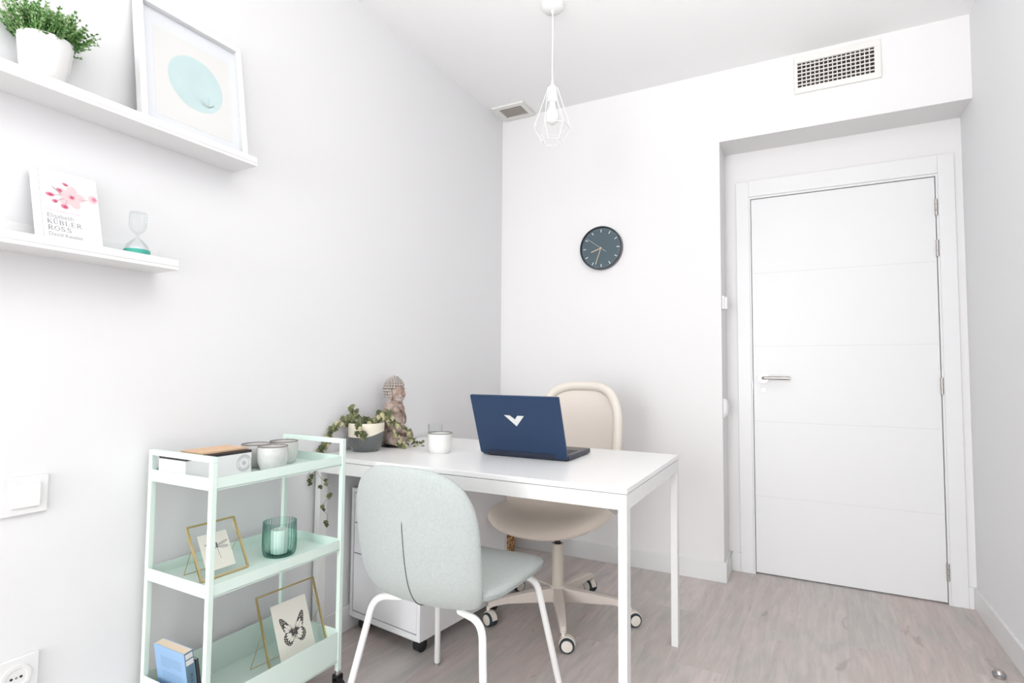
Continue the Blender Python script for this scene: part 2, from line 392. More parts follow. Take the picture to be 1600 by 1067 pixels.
win = structure(part('window_1', 'trim_white', None, lambda b: [b.box((WX0, YB-0.12, WZ0), (WX1, YB-0.06, WZ0+0.05)), b.box((WX0, YB-0.12, WZ1-0.05), (WX1, YB-0.06, WZ1)),
    b.box((WX0, YB-0.12, WZ0), (WX0+0.05, YB-0.06, WZ1)), b.box((WX1-0.05, YB-0.12, WZ0), (WX1, YB-0.06, WZ1)), b.box((0.80, YB-0.12, WZ0), (0.86, YB-0.06, WZ1))]))
part('window_pane', 'window_glass', win, lambda b: b.box((WX0+0.05, YB-0.095, WZ0+0.05), (WX1-0.05, YB-0.09, WZ1-0.05)))
BH, BT = 0.0995, 0.013
structure(part('baseboard_left', 'trim_white', None, lambda b: b.box((0, YB, 0), (BT, -BT, BH)), bevel=0.002))
structure(part('baseboard_back', 'trim_white', None, lambda b: [b.box((0, -BT, 0), (A+BT, 0, BH)), b.box((A, 0, 0), (A+BT, RD, BH)), b.box((A+BT, RD-BT, 0), (1.385, RD, BH)), b.box((2.362, RD-BT, 0), (W-BT, RD, BH))], bevel=0.002))
structure(part('baseboard_right', 'trim_white', None, lambda b: b.box((W-BT, YB, 0), (W, RD, BH)), bevel=0.002))

# door with casing, leaf, hinges, handle
door = structure(part('door_1', 'door_white', None, lambda b: (
    b.box((1.462, RD+0.004, 0.008), (2.286, RD+0.044, 2.038)),
    [b.box((1.462, RD+0.0034, z-0.0012), (2.286, RD+0.0045, z+0.0012), 1) for z in (1.624, 1.222, 0.815, 0.414)])[0], bevel=0))
door.data.materials.append(MATS['groove_grey'])
def casing(b):
    y0, y1 = RD-0.014, RD
    b.box((1.385, y0, 0), (1.452, y1, 2.140)); b.box((2.297, y0, 0), (2.362, y1, 2.140)); b.box((1.452, y0, 2.052), (2.297, y1, 2.140))
def jamb(b):
    b.box((DX0, RD-0.006, 0), (1.459, 0.36, DTOP)); b.box((2.289, RD-0.006, 0), (DX1, 0.36, DTOP)); b.box((1.459, RD-0.006, 2.041), (2.289, 0.36, DTOP))
    b.box((1.459, RD+0.048, 0), (1.475, 0.36, 2.041)); b.box((2.273, RD+0.048, 0), (2.289, 0.36, 2.041)); b.box((1.475, RD+0.048, 2.025), (2.273, 0.36, 2.041))
part('door_casing', 'door_white', door, casing, bevel=0.002)
part('door_frame', 'door_white', door, jamb)
part('door_gap_shade', 'dark_gap', door, lambda b: b.box((1.459, RD+0.05, 0.0005), (2.289, 0.36, 0.004)))  # dark sheet standing in for the shade in the gap under the door
for hz in (1.886, 1.686, 1.022, 0.151):
    def hinge(b, hz=hz):
        for k in range(3): b.cyl((2.2885, RD-0.006, hz-0.040+k*0.0272), (2.2885, RD-0.006, hz-0.040+k*0.0272+0.0255), 0.0065, 12)
    part('hinge', 'brushed', door, hinge)
def handle(b):
    b.cyl((1.512, RD+0.004, 1.050), (1.512, RD-0.005, 1.050), 0.026, 28, 1)
    b.tube(roundpath([(1.512, RD-0.004, 1.050), (1.512, RD-0.055, 1.050), (1.640, RD-0.055, 1.050)], 0.012), 0.0095, 12)
part('door_handle', ['brushed', 'chrome'], door, handle)
part('keyhole_cover', 'brushed', door, lambda b: (b.cyl((1.512, RD+0.004, 0.985), (1.512, RD-0.003, 0.985), 0.011, 20), b.box((1.5095, RD-0.0035, 0.978), (1.5145, RD-0.002, 0.992), 0)))
part('strike_plate', 'brushed', door, lambda b: b.box((1.4555, RD-0.0075, 0.985), (1.4595, RD-0.0058, 1.030)))

# boxes on the side face of the recess
sw = thing('wall_switch', 'small white rectangular box on the recess side, level below the clock', 'switch', (A, 0.05, 1.45))
part('backplate', 'plastic_white', sw, lambda b: b.box((0, -0.028, -0.036), (0.012, 0.028, 0.036)), bevel=0.002)
part('cover', 'plastic_white', sw, lambda b: b.box((0.012, -0.022, -0.036), (0.026, 0.026, 0.030)), bevel=0.003)
th = thing('wall_control', 'white rounded wall control low on the recess side, level with the door handle', 'control', (A, 0.05, 0.892))
part('backplate', 'plastic_white', th, lambda b: b.box((0, -0.03, -0.05), (0.008, 0.03, 0.05)), bevel=0.002)
part('cover', 'plastic_white', th, lambda b: b.pad(lambda t: sup(t, 0.028, 0.047, 3), 0.032, lambda a, c, t: (0.008+max(t, -0.003), a, c), rings=8, seg=32, p=3))

# ------------------------------------------------------------------ vents
def grille(x0, x1, z0, z1, ix0, ix1, iz0, iz1):
    t = thing('wall_vent', 'white wall air vent with square mesh grille above the door recess', 'vent', ((x0+x1)/2, 0, (z0+z1)/2))
    cx, cz = (x0+x1)/2, (z0+z1)/2
    def fr(b):
        for (a, c, d, e) in ((x0, x1, z0, iz0), (x0, x1, iz1, z1), (x0, ix0, iz0, iz1), (ix1, x1, iz0, iz1)):
            b.box((a-cx, -0.012, c and d-cz), (c-cx, 0, e-cz))
    part('frame', 'vent_cream', t, fr, bevel=0.0015)
    part('backing', 'vent_in', t, lambda b: b.box((ix0-cx, -0.0015, iz0-cz), (ix1-cx, -0.0005, iz1-cz)))
    n = 17
    for i in range(1, n):
        x = ix0+(ix1-ix0)*i/n-cx
        part('vertical_slat', 'vent_cream', t, lambda b: b.box((x-0.0021, -0.006, iz0-cz), (x+0.0021, -0.002, iz1-cz)))
    for j in range(1, 7):
        z = iz0+(iz1-iz0)*(j-0.25)/6.5-cz
        part('horizontal_slat', 'vent_cream', t, lambda b: b.box((ix0-cx, -0.011, z-0.0024), (ix1-cx, -0.006, z+0.0024)))
grille(1.690, 2.058, 2.485, 2.672, 1.705, 2.031, 2.514, 2.641)
cv = thing('ceiling_vent', 'small white slatted air vent in the ceiling corner', 'vent', (0.135, -0.100, H))
def cvf(b):
    b.box((-0.107, -0.095, -0.010), (0.107, -0.065, 0)); b.box((-0.107, 0.062, -0.010), (0.107, 0.094, 0))
    b.box((-0.107, -0.065, -0.010), (-0.075, 0.062, 0)); b.box((0.075, -0.065, -0.010), (0.107, 0.062, 0))
part('frame', 'vent_cream', cv, cvf, bevel=0.001)
mat('vent_shade', (0.50, 0.44, 0.38), 0.8)
part('backing', 'vent_shade', cv, lambda b: b.box((-0.076, -0.066, -0.002), (0.076, 0.063, -0.0008)))
for k in range(6):
    y = -0.065+0.127*(k+0.5)/6
    part('slat', 'vent_cream', cv, lambda b: b.add([(-0.075, y-0.008, -0.0105), (0.075, y-0.008, -0.0105), (0.075, y+0.004, -0.0065), (-0.075, y+0.004, -0.0065),
        (-0.075, y-0.008, -0.0095), (0.075, y-0.008, -0.0095), (0.075, y+0.004, -0.0055), (-0.075, y+0.004, -0.0055)],
        [(0, 3, 2, 1), (4, 5, 6, 7), (0, 1, 5, 4), (1, 2, 6, 5), (2, 3, 7, 6), (3, 0, 4, 7)]))

# ------------------------------------------------------------------ pendant lamp
LX, LY = 0.755, -0.92
pl = thing('pendant_lamp', 'white pendant lamp with geometric wire cage and bare bulb hanging from the ceiling', 'lamp', (LX, LY, H))
part('ceiling_rose', 'plastic_white', pl, lambda b: b.lathe([(0.048, 0), (0.048, -0.022), (0.040, -0.030), (0.008, -0.033), (0.006, -0.045)], 36))
part('cord', 'plastic_white', pl, lambda b: b.tube(smoothpath([(0, 0, -0.04), (0.001, 0, -0.15), (-0.001, 0, -0.26), (0, 0, -0.36)]), 0.0026, 8))
part('socket', 'plastic_white', pl, lambda b: b.lathe([(0.004, -0.34), (0.006, -0.365), (0.014, -0.376), (0.021, -0.384), (0.021, -0.425), (0.0215, -0.445), (0.019, -0.447), (0, -0.447)], 28))
part('bulb', 'bulb', pl, lambda b: (b.lathe([(0.0135, -0.440), (0.0135, -0.462), (0.017, -0.475), (0.0255, -0.492), (0.0285, -0.508), (0.027, -0.524), (0.019, -0.538), (0.008, -0.545), (0, -0.546)], 28),))
def cage(b):
    N = 6; rt, rm, rb = 0.024, 0.080, 0.046; zt, zm, zb = -0.386, -0.560, -0.622
    top = [Vector((rt*math.cos(2*PI*k/N), rt*math.sin(2*PI*k/N), zt)) for k in range(N)]
    mid = [Vector((rm*math.cos(2*PI*(k+.5)/N), rm*math.sin(2*PI*(k+.5)/N), zm)) for k in range(N)]
    bot = [Vector((rb*math.cos(2*PI*(k+.5)/N), rb*math.sin(2*PI*(k+.5)/N), zb)) for k in range(N)]
    r = 0.0016
    for k in range(N):
        b.cyl(top[k], top[(k+1) % N], r, 6); b.cyl(mid[k], mid[(k+1) % N], r, 6); b.cyl(bot[k], bot[(k+1) % N], r, 6)
        b.cyl(top[k], mid[k], r, 6); b.cyl(mid[k], bot[k], r, 6)
        b.cyl(Vector((0.019*math.cos(2*PI*k/N), 0.019*math.sin(2*PI*k/N), zt)), top[k], r, 6)
part('lamp_cage', 'plastic_white', pl, cage)

# ------------------------------------------------------------------ wall clock
CX, CZ, CR = 0.672, 1.797, 0.127
ck = thing('wall_clock', 'round dark blue-grey wall clock with black rim and golden hands', 'clock', (CX, 0, CZ), 0)
CM = Matrix.Translation((0, 0, 0)) @ Matrix.Rotation(math.radians(90), 4, 'X')   # local z -> -Y
part('case', ['clock_rim', 'clock_side'], ck, lambda b: (b.lathe([(CR, 0), (CR, 0.030)], 72, 1, CM, cap=False), b.lathe([(CR, 0.030), (CR-0.003, 0.034), (CR-0.006, 0.032), (CR-0.007, 0.018)], 72, 0, CM, cap=False), b.lathe([(0, 0.001), (CR, 0.0)], 72, 1, CM, cap=False)))
def dial(b):
    b.lathe([(0, 0.0175), (CR-0.007, 0.0175)], 72, 0, CM, cap=False)
    for k in range(60):
        a = -2*PI*k/60; big = k % 5 == 0
        r0, r1, w = (CR-0.034, CR-0.016, 0.0022) if big else (CR-0.021, CR-0.013, 0.0006)
        b.add([(-w, r0, 0.0182), (w, r0, 0.0182), (w, r1, 0.0182), (-w, r1, 0.0182)], [(0, 1, 2, 3)], 1 if big else 2, CM @ Matrix.Rotation(a+0.0, 4, 'Z'))
part('dial', ['clock_face', 'mark_white', 'mark_dim'], ck, dial, weld=False)
def hand(L, w, ang, z, tail=0.0):
    M = CM @ Matrix.Rotation(-math.radians(ang), 4, 'Z')
    return lambda b: b.box((-w, -tail, z), (w, L, z+0.0008), 0, M)
part('hour_hand', 'clock_gold', ck, hand(0.064, 0.0022, 251, 0.020))
part('minute_hand', 'clock_gold', ck, hand(0.100, 0.0020, 199, 0.022))
part('second_hand', 'mark_white', ck, hand(0.102, 0.0007, 306, 0.024, 0.040))
part('hub', 'clock_gold', ck, lambda b: b.lathe([(0.0055, 0.018), (0.0055, 0.026), (0.003, 0.0275), (0, 0.0275)], 20, 0, CM))
part('crystal', 'clear_glass', ck, lambda b: b.lathe([(0, 0.0290), (CR-0.006, 0.0290)], 72, 0, CM, cap=False))

# ------------------------------------------------------------------ wall switch and socket on the left wall
s1 = thing('light_switch', 'white square light switch on the left wall beside the trolley', 'switch', (0, -2.426, 0.766))
part('frame_plate', 'plastic_white', s1, lambda b: b.box((0, -0.047, -0.046), (0.010, 0.047, 0.046)), bevel=0.002)
part('rocker', 'plastic_white', s1, lambda b: b.add([(0.010, -0.028, -0.028), (0.010, 0.028, -0.028), (0.010, 0.028, 0.028), (0.010, -0.028, 0.028), (0.0135, -0.028, -0.028), (0.0175, 0.028, -0.028), (0.0175, 0.028, 0.028), (0.0135, -0.028, 0.028)],
    [(0, 1, 2, 3), (4, 7, 6, 5), (0, 4, 5, 1), (1, 5, 6, 2), (2, 6, 7, 3), (3, 7, 4, 0)]), bevel=0.001)
s2 = thing('power_socket', 'white round-hole power socket low on the left wall', 'socket', (0, -2.426, 0.331))
part('frame_plate', 'plastic_white', s2, lambda b: b.box((0, -0.045, -0.046), (0.010, 0.045, 0.046)), bevel=0.002)
SM = Matrix.Rotation(math.radians(90), 4, 'Y')
part('socket_face', 'plastic_white', s2, lambda b: b.lathe([(0.030, 0.010), (0.030, 0.0125), (0.0215, 0.0125), (0.020, 0.0105), (0, 0.0105)], 40, 0, SM))
for dy in (-0.0095, 0.0095): part('pin_hole', 'black_plastic', s2, lambda b: b.cyl((0.0100, dy, 0), (0.0112, dy, 0), 0.0030, 14))
part('screw', 'chrome', s2, lambda b: b.cyl((0.0100, 0, 0), (0.0116, 0, 0), 0.0028, 14))

# ------------------------------------------------------------------ picture ledges
def ledge(label, y1, zb, L):
    t = thing('picture_ledge', label, 'shelf', (0, y1, zb))
    part('shelf_board', 'shelf_white', t, lambda b: b.box((0, -L, 0), (0.12, 0, 0.010)), bevel=0.001)
    part('front_lip', 'shelf_white', t, lambda b: b.box((0.110, -L, 0.0101), (0.12, 0, 0.030)), bevel=0.001)
    part('back_rail', 'shelf_white', t, lambda b: b.box((0, -L, 0.0101), (0.012, 0, 0.072)), bevel=0.001)
ledge('long white picture ledge high on the left wall carrying the framed print', -1.893, 1.748, 1.15)
ledge('lower white picture ledge on the left wall carrying a book and an hourglass', -2.138, 1.362, 1.0)
US, LS = 1.758, 1.372     # top surfaces

# framed print leaning on the upper ledge
pf = thing('framed_print', 'large white framed print with pale mint circle leaning on the upper ledge', 'picture', (0.088, -2.236, US))
PW, PH = 0.334, 0.412
lean = math.atan2(0.062, 0.407)
PM = frame_matrix((0.0, 0, 0), (0, 1, 0), (-math.sin(lean), 0, math.cos(lean)))   # x: width (+Y), y: up, z: normal (+X)
def pframe(b):
    mw = 0.017; d0, d1 = -0.022, 0.004
    for (a, c, e, f) in ((0, 0, PW, mw), (0, PH-mw, PW, PH), (0, mw, mw, PH-mw), (PW-mw, mw, PW, PH-mw)): b.box((a, c, d0), (e, f, d1), 0, PM)
part('frame', 'shelf_white', pf, pframe, bevel=0.001)
part('mount', 'mat_board', pf, lambda b: b.box((0.017, 0.017, -0.018), (PW-0.017, PH-0.017, -0.014), 0, PM))
def art(b):
    x0, x1, y0, y1 = 0.050, 0.292, 0.062, 0.345
    b.box((x0, y0, -0.0140), (x1, y1, -0.0134), 0, PM)
    n = 48; cx, cy, r = 0.177, 0.212, 0.088
    b.add([(cx+r*math.cos(2*PI*k/n), cy+r*math.sin(2*PI*k/n), -0.0130) for k in range(n)], [tuple(range(n))], 1, PM)
    random.seed(3)
    for k in range(26):   # pale coral branches at the lower right of the circle
        a = random.uniform(0.3, 2.8); L = random.uniform(0.018, 0.042); x = cx+0.030+random.uniform(-0.012, 0.012); y = cy-0.062
        p = [(x, y, -0.0128)]
        for j in range(3):
            a += random.uniform(-0.4, 0.4); p.append((p[-1][0]+math.cos(a)*L/3, p[-1][1]+math.sin(a)*L/3, -0.0128))
        for j in range(3):
            (xa, ya, za), (xb, yb, zb_) = p[j], p[j+1]; nx, ny = (yb-ya), -(xb-xa); l = math.hypot(nx, ny); nx, ny = nx/l*0.0007, ny/l*0.0007
            b.add([(xa-nx, ya-ny, za), (xb-nx, yb-ny, za), (xb+nx, yb+ny, za), (xa+nx, ya+ny, za)], [(0, 1, 2, 3)], 2 if k % 2 else 3, PM)
part('print', ['art_beige', 'art_mint', 'art_mint_dark', 'paper_white'], pf, art, weld=False)
part('glazing', 'clear_glass', pf, lambda b: b.box((0.017, 0.017, -0.0045), (PW-0.017, PH-0.017, -0.003), 0, PM))

# white pot with herb-like plant
pp = thing('potted_plant', 'bushy green artificial plant in a white pot on the upper ledge', 'plant', (0.060, -2.452, US))
part('pot', ['porcelain', 'soil'], pp, lambda b: (b.lathe([(0, 0), (0.040, 0), (0.043, 0.003), (0.0555, 0.122), (0.0565, 0.128), (0.053, 0.128), (0.051, 0.112)], 48, 0), b.lathe([(0.051, 0.112), (0, 0.112)], 48, 1, cap=False)))
def herb_leaf(b, p, d, L, w, mi):
    d = d.normalized(); s_ = d.cross(Vector((0, 0, 1)));
    if s_.length < .1: s_ = Vector((1, 0, 0))
    s_.normalize(); s_ = Matrix.Rotation(random.uniform(-1, 1), 3, d) @ s_
    q = p+d*L*0.5
    b.add([tuple(p), tuple(q+s_*w), tuple(p+d*L), tuple(q-s_*w)], [(0, 1, 2, 3)], mi)
def herb(b):
    random.seed(11)
    for k in range(520):
        a = random.uniform(0, 2*PI); r = 0.045*math.sqrt(random.random()); p = Vector((r*math.cos(a), r*math.sin(a), 0.110))
        out = Vector((math.cos(a), math.sin(a), 0))*(r/0.045)**1.3
        d = (out*random.uniform(0.25, 0.66)+Vector((0, 0, random.uniform(0.55, 1.3)))+Vector((random.uniform(-.25, .25), random.uniform(-.25, .25), 0))).normalized()
        n = random.randint(5, 9); step = random.uniform(0.0085, 0.0105); pts = [p.copy()]
        # keep clear of the wall
        for j in range(n):
            d = (d+Vector((random.uniform(-.12, .12), random.uniform(-.12, .12), -0.02-0.03*(r/0.045)))).normalized()
            q = pts[-1]+d*step
            if q.x < -0.050: q.x = -0.050
            pts.append(q)
        b.tube(pts, 0.0007, 3, 4)
        tone = random.choice((0, 0, 1, 1, 1, 2, 2)); 
        if random.random() < 0.10: tone = 3
        for j in range(2, len(pts)):
            for q in range(5):
                dd = (pts[j]-pts[j-1]).normalized()*0.7+Vector((random.uniform(-1, 1), random.uniform(-1, 1), random.uniform(-.5, .9)))*0.8
                mi = tone if random.random() < .75 else random.choice((0, 1, 2)); 
                if j >= len(pts)-2 and mi < 2: mi += 1
                L = random.uniform(0.006, 0.010)
                if pts[j].x < -0.045 : dd.x = abs(dd.x)
                herb_leaf(b, pts[j], dd, L, 0.0020, mi)
part('foliage', ['herb_a', 'herb_b', 'herb_c', 'herb_d', 'herb_stem'], pp, herb, weld=False, smooth=0)

# white paperback with cherry blossom
bk = thing('book', 'white book with pink cherry blossom cover standing on the lower ledge', 'book', (0.094, -2.456, LS))
bl = math.atan2(0.060, 0.205); BW, BHH = 0.138, 0.217
BM = frame_matrix((0, 0, 0), (0, 1, 0), (-math.sin(bl), 0, math.cos(bl)))
part('page_block', 'paper_white', bk, lambda b: b.box((0.002, 0.002, -0.016), (BW-0.003, BHH-0.002, -0.001), 0, BM))
def disc(b, cx, cy, rx, ry, z, mi, M, n=20, rot=0):
    b.add([(cx+rx*math.cos(2*PI*k/n)*math.cos(rot)-ry*math.sin(2*PI*k/n)*math.sin(rot), cy+rx*math.cos(2*PI*k/n)*math.sin(rot)+ry*math.sin(2*PI*k/n)*math.cos(rot), z) for k in range(n)], [tuple(range(n))], mi, M)
def stroke(b, x0, y0, x1, y1, w, z, mi, M):
    nx, ny = y1-y0, x0-x1; l = math.hypot(nx, ny) or 1; nx, ny = nx/l*w/2, ny/l*w/2
    b.add([(x0-nx, y0-ny, z), (x1-nx, y1-ny, z), (x1+nx, y1+ny, z), (x0+nx, y0+ny, z)], [(0, 1, 2, 3)], mi, M)
def cover(b):
    b.box((0, 0, -0.001), (BW, BHH, 0.0), 0, BM); b.box((0, 0, -0.0175), (0.0016, BHH, -0.001), 0, BM); b.box((0, 0, -0.0185), (BW, BHH, -0.0175), 0, BM)
    stroke(b, 0.010, 0.001, 0.010, BHH-0.001, 0.0006, 0.0002, 6, BM)
    z = 0.0003
    # flower
    fx, fy = 0.076, 0.150
    for k in range(5):
        a = math.radians(80+72*k); disc(b, fx+0.016*math.cos(a), fy+0.016*math.sin(a), 0.016, 0.012, z+k*0.00004, 1, BM, rot=a)
    disc(b, fx+0.002, fy, 0.0065, 0.0055, z+0.0003, 2, BM); disc(b, fx+0.002, fy, 0.003, 0.003, z+0.0004, 3, BM)
    for k in range(9):
        a = 2*PI*k/9; stroke(b, fx+0.004*math.cos(a), fy+0.004*math.sin(a), fx+0.010*math.cos(a), fy+0.010*math.sin(a), 0.0006, z+0.0005, 2, BM)
    # buds and stalks
    for (x, y, rx, ry, rot) in ((0.066, 0.183, 0.007, 0.0042, -0.4), (0.052, 0.164, 0.007, 0.0045, -0.5), (0.031, 0.146, 0.0095, 0.0055, 0.0), (0.040, 0.130, 0.0065, 0.0050, 0.2), (0.060, 0.120, 0.0085, 0.0065, -0.2)):
        disc(b, x, y, rx, ry, z+0.0003, 2, BM, rot=rot); disc(b, x+0.001, y-0.0008, rx*.55, ry*.55, z+0.0004, 3, BM, rot=rot)
    for (xa, ya, xb, yb) in ((0.036, 0.170, 0.056, 0.155), (0.036, 0.1695, 0.055, 0.153), (0.038, 0.147, 0.056, 0.150), (0.045, 0.133, 0.062, 0.143), (0.062, 0.126, 0.066, 0.140), (0.094, 0.150, 0.104, 0.149), (0.104, 0.149, 0.114, 0.153)):
        stroke(b, xa, ya, xb, yb, 0.0009, z+0.00025, 4, BM)
    disc(b, 0.126, 0.158, 0.0105, 0.012, z, 1, BM); disc(b, 0.129, 0.159, 0.006, 0.006, z+0.0002, 5, BM); disc(b, 0.123, 0.163, 0.006, 0.005, z+0.0001, 1, BM)
part('cover', ['paper_white', 'pink_pale', 'pink_mid', 'pink_deep', 'stalk_brown', 'pink_mid', 'ink_pale'], bk, cover, weld=False, smooth=0)
SER = {  # simple serif capitals: strokes on a unit box (x0,y0,x1,y1,weight)
 'K': [(.15, 0, .15, 1, 1), (.2, .42, .8, 1, .4), (.35, .55, .85, 0, 1), (0, 0, .35, 0, .4), (0, 1, .35, 1, .4), (.6, 1, .95, 1, .4), (.65, 0, 1, 0, .4)],
 'U': [(.15, 1, .15, .25, 1), (.15, .28, .3, .04, .9), (.3, .04, .6, .04, .6), (.6, .04, .78, .28, .5), (.78, .25, .78, 1, .4), (0, 1, .32, 1, .4), (.62, 1, .95, 1, .4)],
 'B': [(.15, 0, .15, 1, 1), (0, 0, .55, 0, .4), (0, 1, .5, 1, .4), (.15, .52, .55, .52, .4), (.5, 1, .7, .85, .7), (.7, .88, .7, .65, 1), (.7, .66, .52, .52, .7), (.52, .52, .78, .38, .7), (.78, .4, .78, .12, 1), (.78, .14, .55, 0, .7)],
 'L': [(.15, 0, .15, 1, 1), (0, 0, .8, 0, .4), (0, 1, .35, 1, .4), (.8, 0, .82, .28, .4)],
 'E': [(.15, 0, .15, 1, 1), (0, 0, .8, 0, .4), (0, 1, .78, 1, .4), (.15, .52, .55, .52, .4), (.8, 0, .82, .25, .4), (.78, 1, .78, .78, .4), (.55, .4, .55, .64, .4)],
 'R': [(.15, 0, .15, 1, 1), (0, 0, .35, 0, .4), (0, 1, .5, 1, .4), (.15, .5, .52, .5, .4), (.5, 1, .7, .85, .7), (.7, .88, .7, .62, 1), (.7, .64, .5, .5, .7), (.45, .5, .85, .02, 1), (.75, 0, 1, 0, .4)],
 'O': [(.5+.42*math.cos(2*PI*k/16), .5+.5*math.sin(2*PI*k/16), .5+.42*math.cos(2*PI*(k+1)/16), .5+.5*math.sin(2*PI*(k+1)/16), 1 if k % 8 in (7, 0) else .65) for k in range(16)],
 'S': [(.75, .75, .75, .98, .4), (.75, .85, .55, 1, .5), (.55, 1, .3, .98, .6), (.3, .98, .15, .78, .9), (.15, .78, .25, .6, 1), (.25, .6, .65, .42, 1), (.65, .42, .8, .24, 1), (.8, .24, .65, .03, .8), (.65, .03, .35, 0, .6), (.35, 0, .12, .18, .5), (.12, 0, .12, .25, .4)],
 'D': [(.15, 0, .15, 1, 1), (0, 0, .5, 0, .4), (0, 1, .5, 1, .4), (.5, 1, .8, .8, .7), (.8, .82, .9, .5, 1), (.9, .5, .8, .18, 1), (.8, .2, .5, 0, .7)]}
def serif(b, s_, x, y, h, w, th, z, mi, M):
    for ch in s_:
        c = 'U' if ch == 'Ü' else ch
        if c in SER:
            for (a, d, e, f, k) in SER[c]: stroke(b, x+a*w, y+d*h, x+e*w, y+f*h, th*k, z, mi, M)
            if ch == 'Ü': disc(b, x+.32*w, y+1.22*h, th*.6, th*.6, z, mi, M, 8); disc(b, x+.62*w, y+1.22*h, th*.6, th*.6, z, mi, M, 8)
        x += w*1.16
    return x
def lettering(b):
    z = 0.0004
    serif(b, 'KÜBLER', 0.020, 0.066, 0.0120, 0.0108, 0.0017, z, 0, BM); serif(b, 'ROSS', 0.0205, 0.049, 0.0120, 0.0112, 0.0017, z, 0, BM)
    for (tx, x, y, sz, mi) in (('Elisabeth', 0.020, 0.083, 0.0165, 1), ('David Kessler', 0.020, 0.034, 0.0135, 2), ('Sobre el duelo y el dolor', 0.020, 0.101, 0.0078, 3)):
        vs_, fs_ = text_geo(tx, sz, space=0.98)
        b.add([(x+p[0], y+p[1], z) for p in vs_], fs_, mi, BM)
mat('ink_pink', (0.70, 0.52, 0.58), 0.9)
part('title_lettering', ['ink_soft', 'ink_pale', 'ink_pale', 'ink_pink'], bk, lettering, weld=False, smooth=0)

# hourglass
hg = thing('hourglass', 'small clear glass hourglass on a teal base on the lower ledge', 'hourglass', (0.066, -2.224, LS))
part('base', 'teal', hg, lambda b: b.lathe([(0, 0), (0.031, 0), (0.032, 0.002), (0.032, 0.035), (0.031, 0.037), (0, 0.037)], 40))
part('glass_bulbs', 'hourglass_glass', hg, lambda b: b.lathe([(0.028, 0.0375), (0.0285, 0.043), (0.0255, 0.052), (0.015, 0.063), (0.0045, 0.072), (0.0035, 0.076), (0.0045, 0.080), (0.014, 0.089), (0.0205, 0.100), (0.0215, 0.114), (0.0215, 0.137), (0.0200, 0.143)], 40))
mat('sand_white', (0.80, 0.80, 0.83), 0.9)
part('sand', 'sand_white', hg, lambda b: b.lathe([(0, 0.0375), (0.026, 0.0375), (0.025, 0.041), (0.014, 0.046), (0, 0.049)], 32))

# ------------------------------------------------------------------ desk
DT = 0.745; DX, DY0, DY1 = 1.252, -1.512, -0.768
dk = thing('desk', 'long white rectangular desk against the left wall with square metal legs', 'desk', (0.632, (DY0+DY1)/2, 0))
hx, hy = 0.620, (DY1-DY0)/2
part('desktop', 'desk_white', dk, lambda b: b.box((-hx, -hy, DT-0.017), (hx, hy, DT)), bevel=0.0015)
def apron(b):
    t = 0.020; e = 0.001
    b.box((-hx+e, -hy+e, 0.682), (hx-e, -hy+e+t, DT-0.0185)); b.box((-hx+e, hy-e-t, 0.682), (hx-e, hy-e, DT-0.0185))
    b.box((hx-e-t, -hy+e+t, 0.682), (hx-e, hy-e-t, DT-0.0185)); b.box((-hx+e, -hy+e+t, 0.682), (-hx+e+t, hy-e-t, DT-0.0185))
part('apron', 'metal_white', dk, apron)
for sx in (-1, 1):
    for sy in (-1, 1):
        part('leg', 'metal_white', dk, lambda b: b.box((sx*(hx-0.001), sy*(hy-0.001), 0), (sx*(hx-0.026), sy*(hy-0.041), 0.6815) if False else (sx*(hx-0.027), sy*(hy-0.039), 0.6815)), bevel=0.001)
def bracket(b):
    b.add([(hx-0.075, -hy+0.02, 0.6815), (hx-0.02, -hy+0.02, 0.6815), (hx-0.020, -hy+0.075, 0.6815), (hx-0.048, -hy+0.045, 0.655)], [(0, 1, 2), (0, 3, 1), (1, 3, 2), (2, 3, 0)])
mat('bracket_grey', (0.35, 0.34, 0.33), 0.5)
part('corner_bracket', 'bracket_grey', dk, bracket)

# ------------------------------------------------------------------ drawer unit under the desk
du = thing('drawer_unit', 'white rolling drawer unit on black casters under the desk', 'drawer unit', (0.015, -1.312, 0), math.radians(-7.5))
UW, UD, Z0, Z1 = 0.405, 0.555, 0.060, 0.585
def carcass(b):
    t = 0.016
    b.box((0, 0, Z0), (t, UD-.012, Z1)); b.box((UW-t, 0, Z0), (UW, UD-.012, Z1)); b.box((t, 0, Z1-t), (UW-t, UD-.012, Z1)); b.box((t, 0, Z0), (UW-t, UD-.012, Z0+0.022)); b.box((t, 0.02, Z0+0.022), (UW-t, 0.03, Z1-t))
part('cabinet', 'cabinet_white', du, carcass, bevel=0.001)
part('back_panel', 'cabinet_white', du, lambda b: b.box((0, UD-0.008, Z0), (UW, UD, Z1)))
for (za, zb2) in ((Z0+0.026, Z0+0.258), (Z0+0.262, Z0+0.382), (Z0+0.386, Z1-0.019)):
    part('drawer_front', 'cabinet_white', du, lambda b: b.box((0.019, 0.001, za), (UW-0.019, 0.019, zb2)), bevel=0.001)
for (cx_, cy_) in ((0.045, 0.04), (UW-0.045, 0.04), (0.045, UD-0.05), (UW-0.045, UD-0.05)):
    c = part('caster', 'black_plastic', du, lambda b: (b.cyl((cx_, cy_, 0.050), (cx_, cy_, 0.0598), 0.016, 16), b.box((cx_-0.006, cy_-0.004, 0.03), (cx_+0.006, cy_+0.014, 0.052))))
    part('wheel', 'black_plastic', c, lambda b: b.tube([(cx_-0.017, cy_+0.008, 0.0245), (cx_-0.015, cy_+0.008, 0.0245), (cx_+0.015, cy_+0.008, 0.0245), (cx_+0.017, cy_+0.008, 0.0245)], [0.021, 0.0245, 0.0245, 0.021], 28))

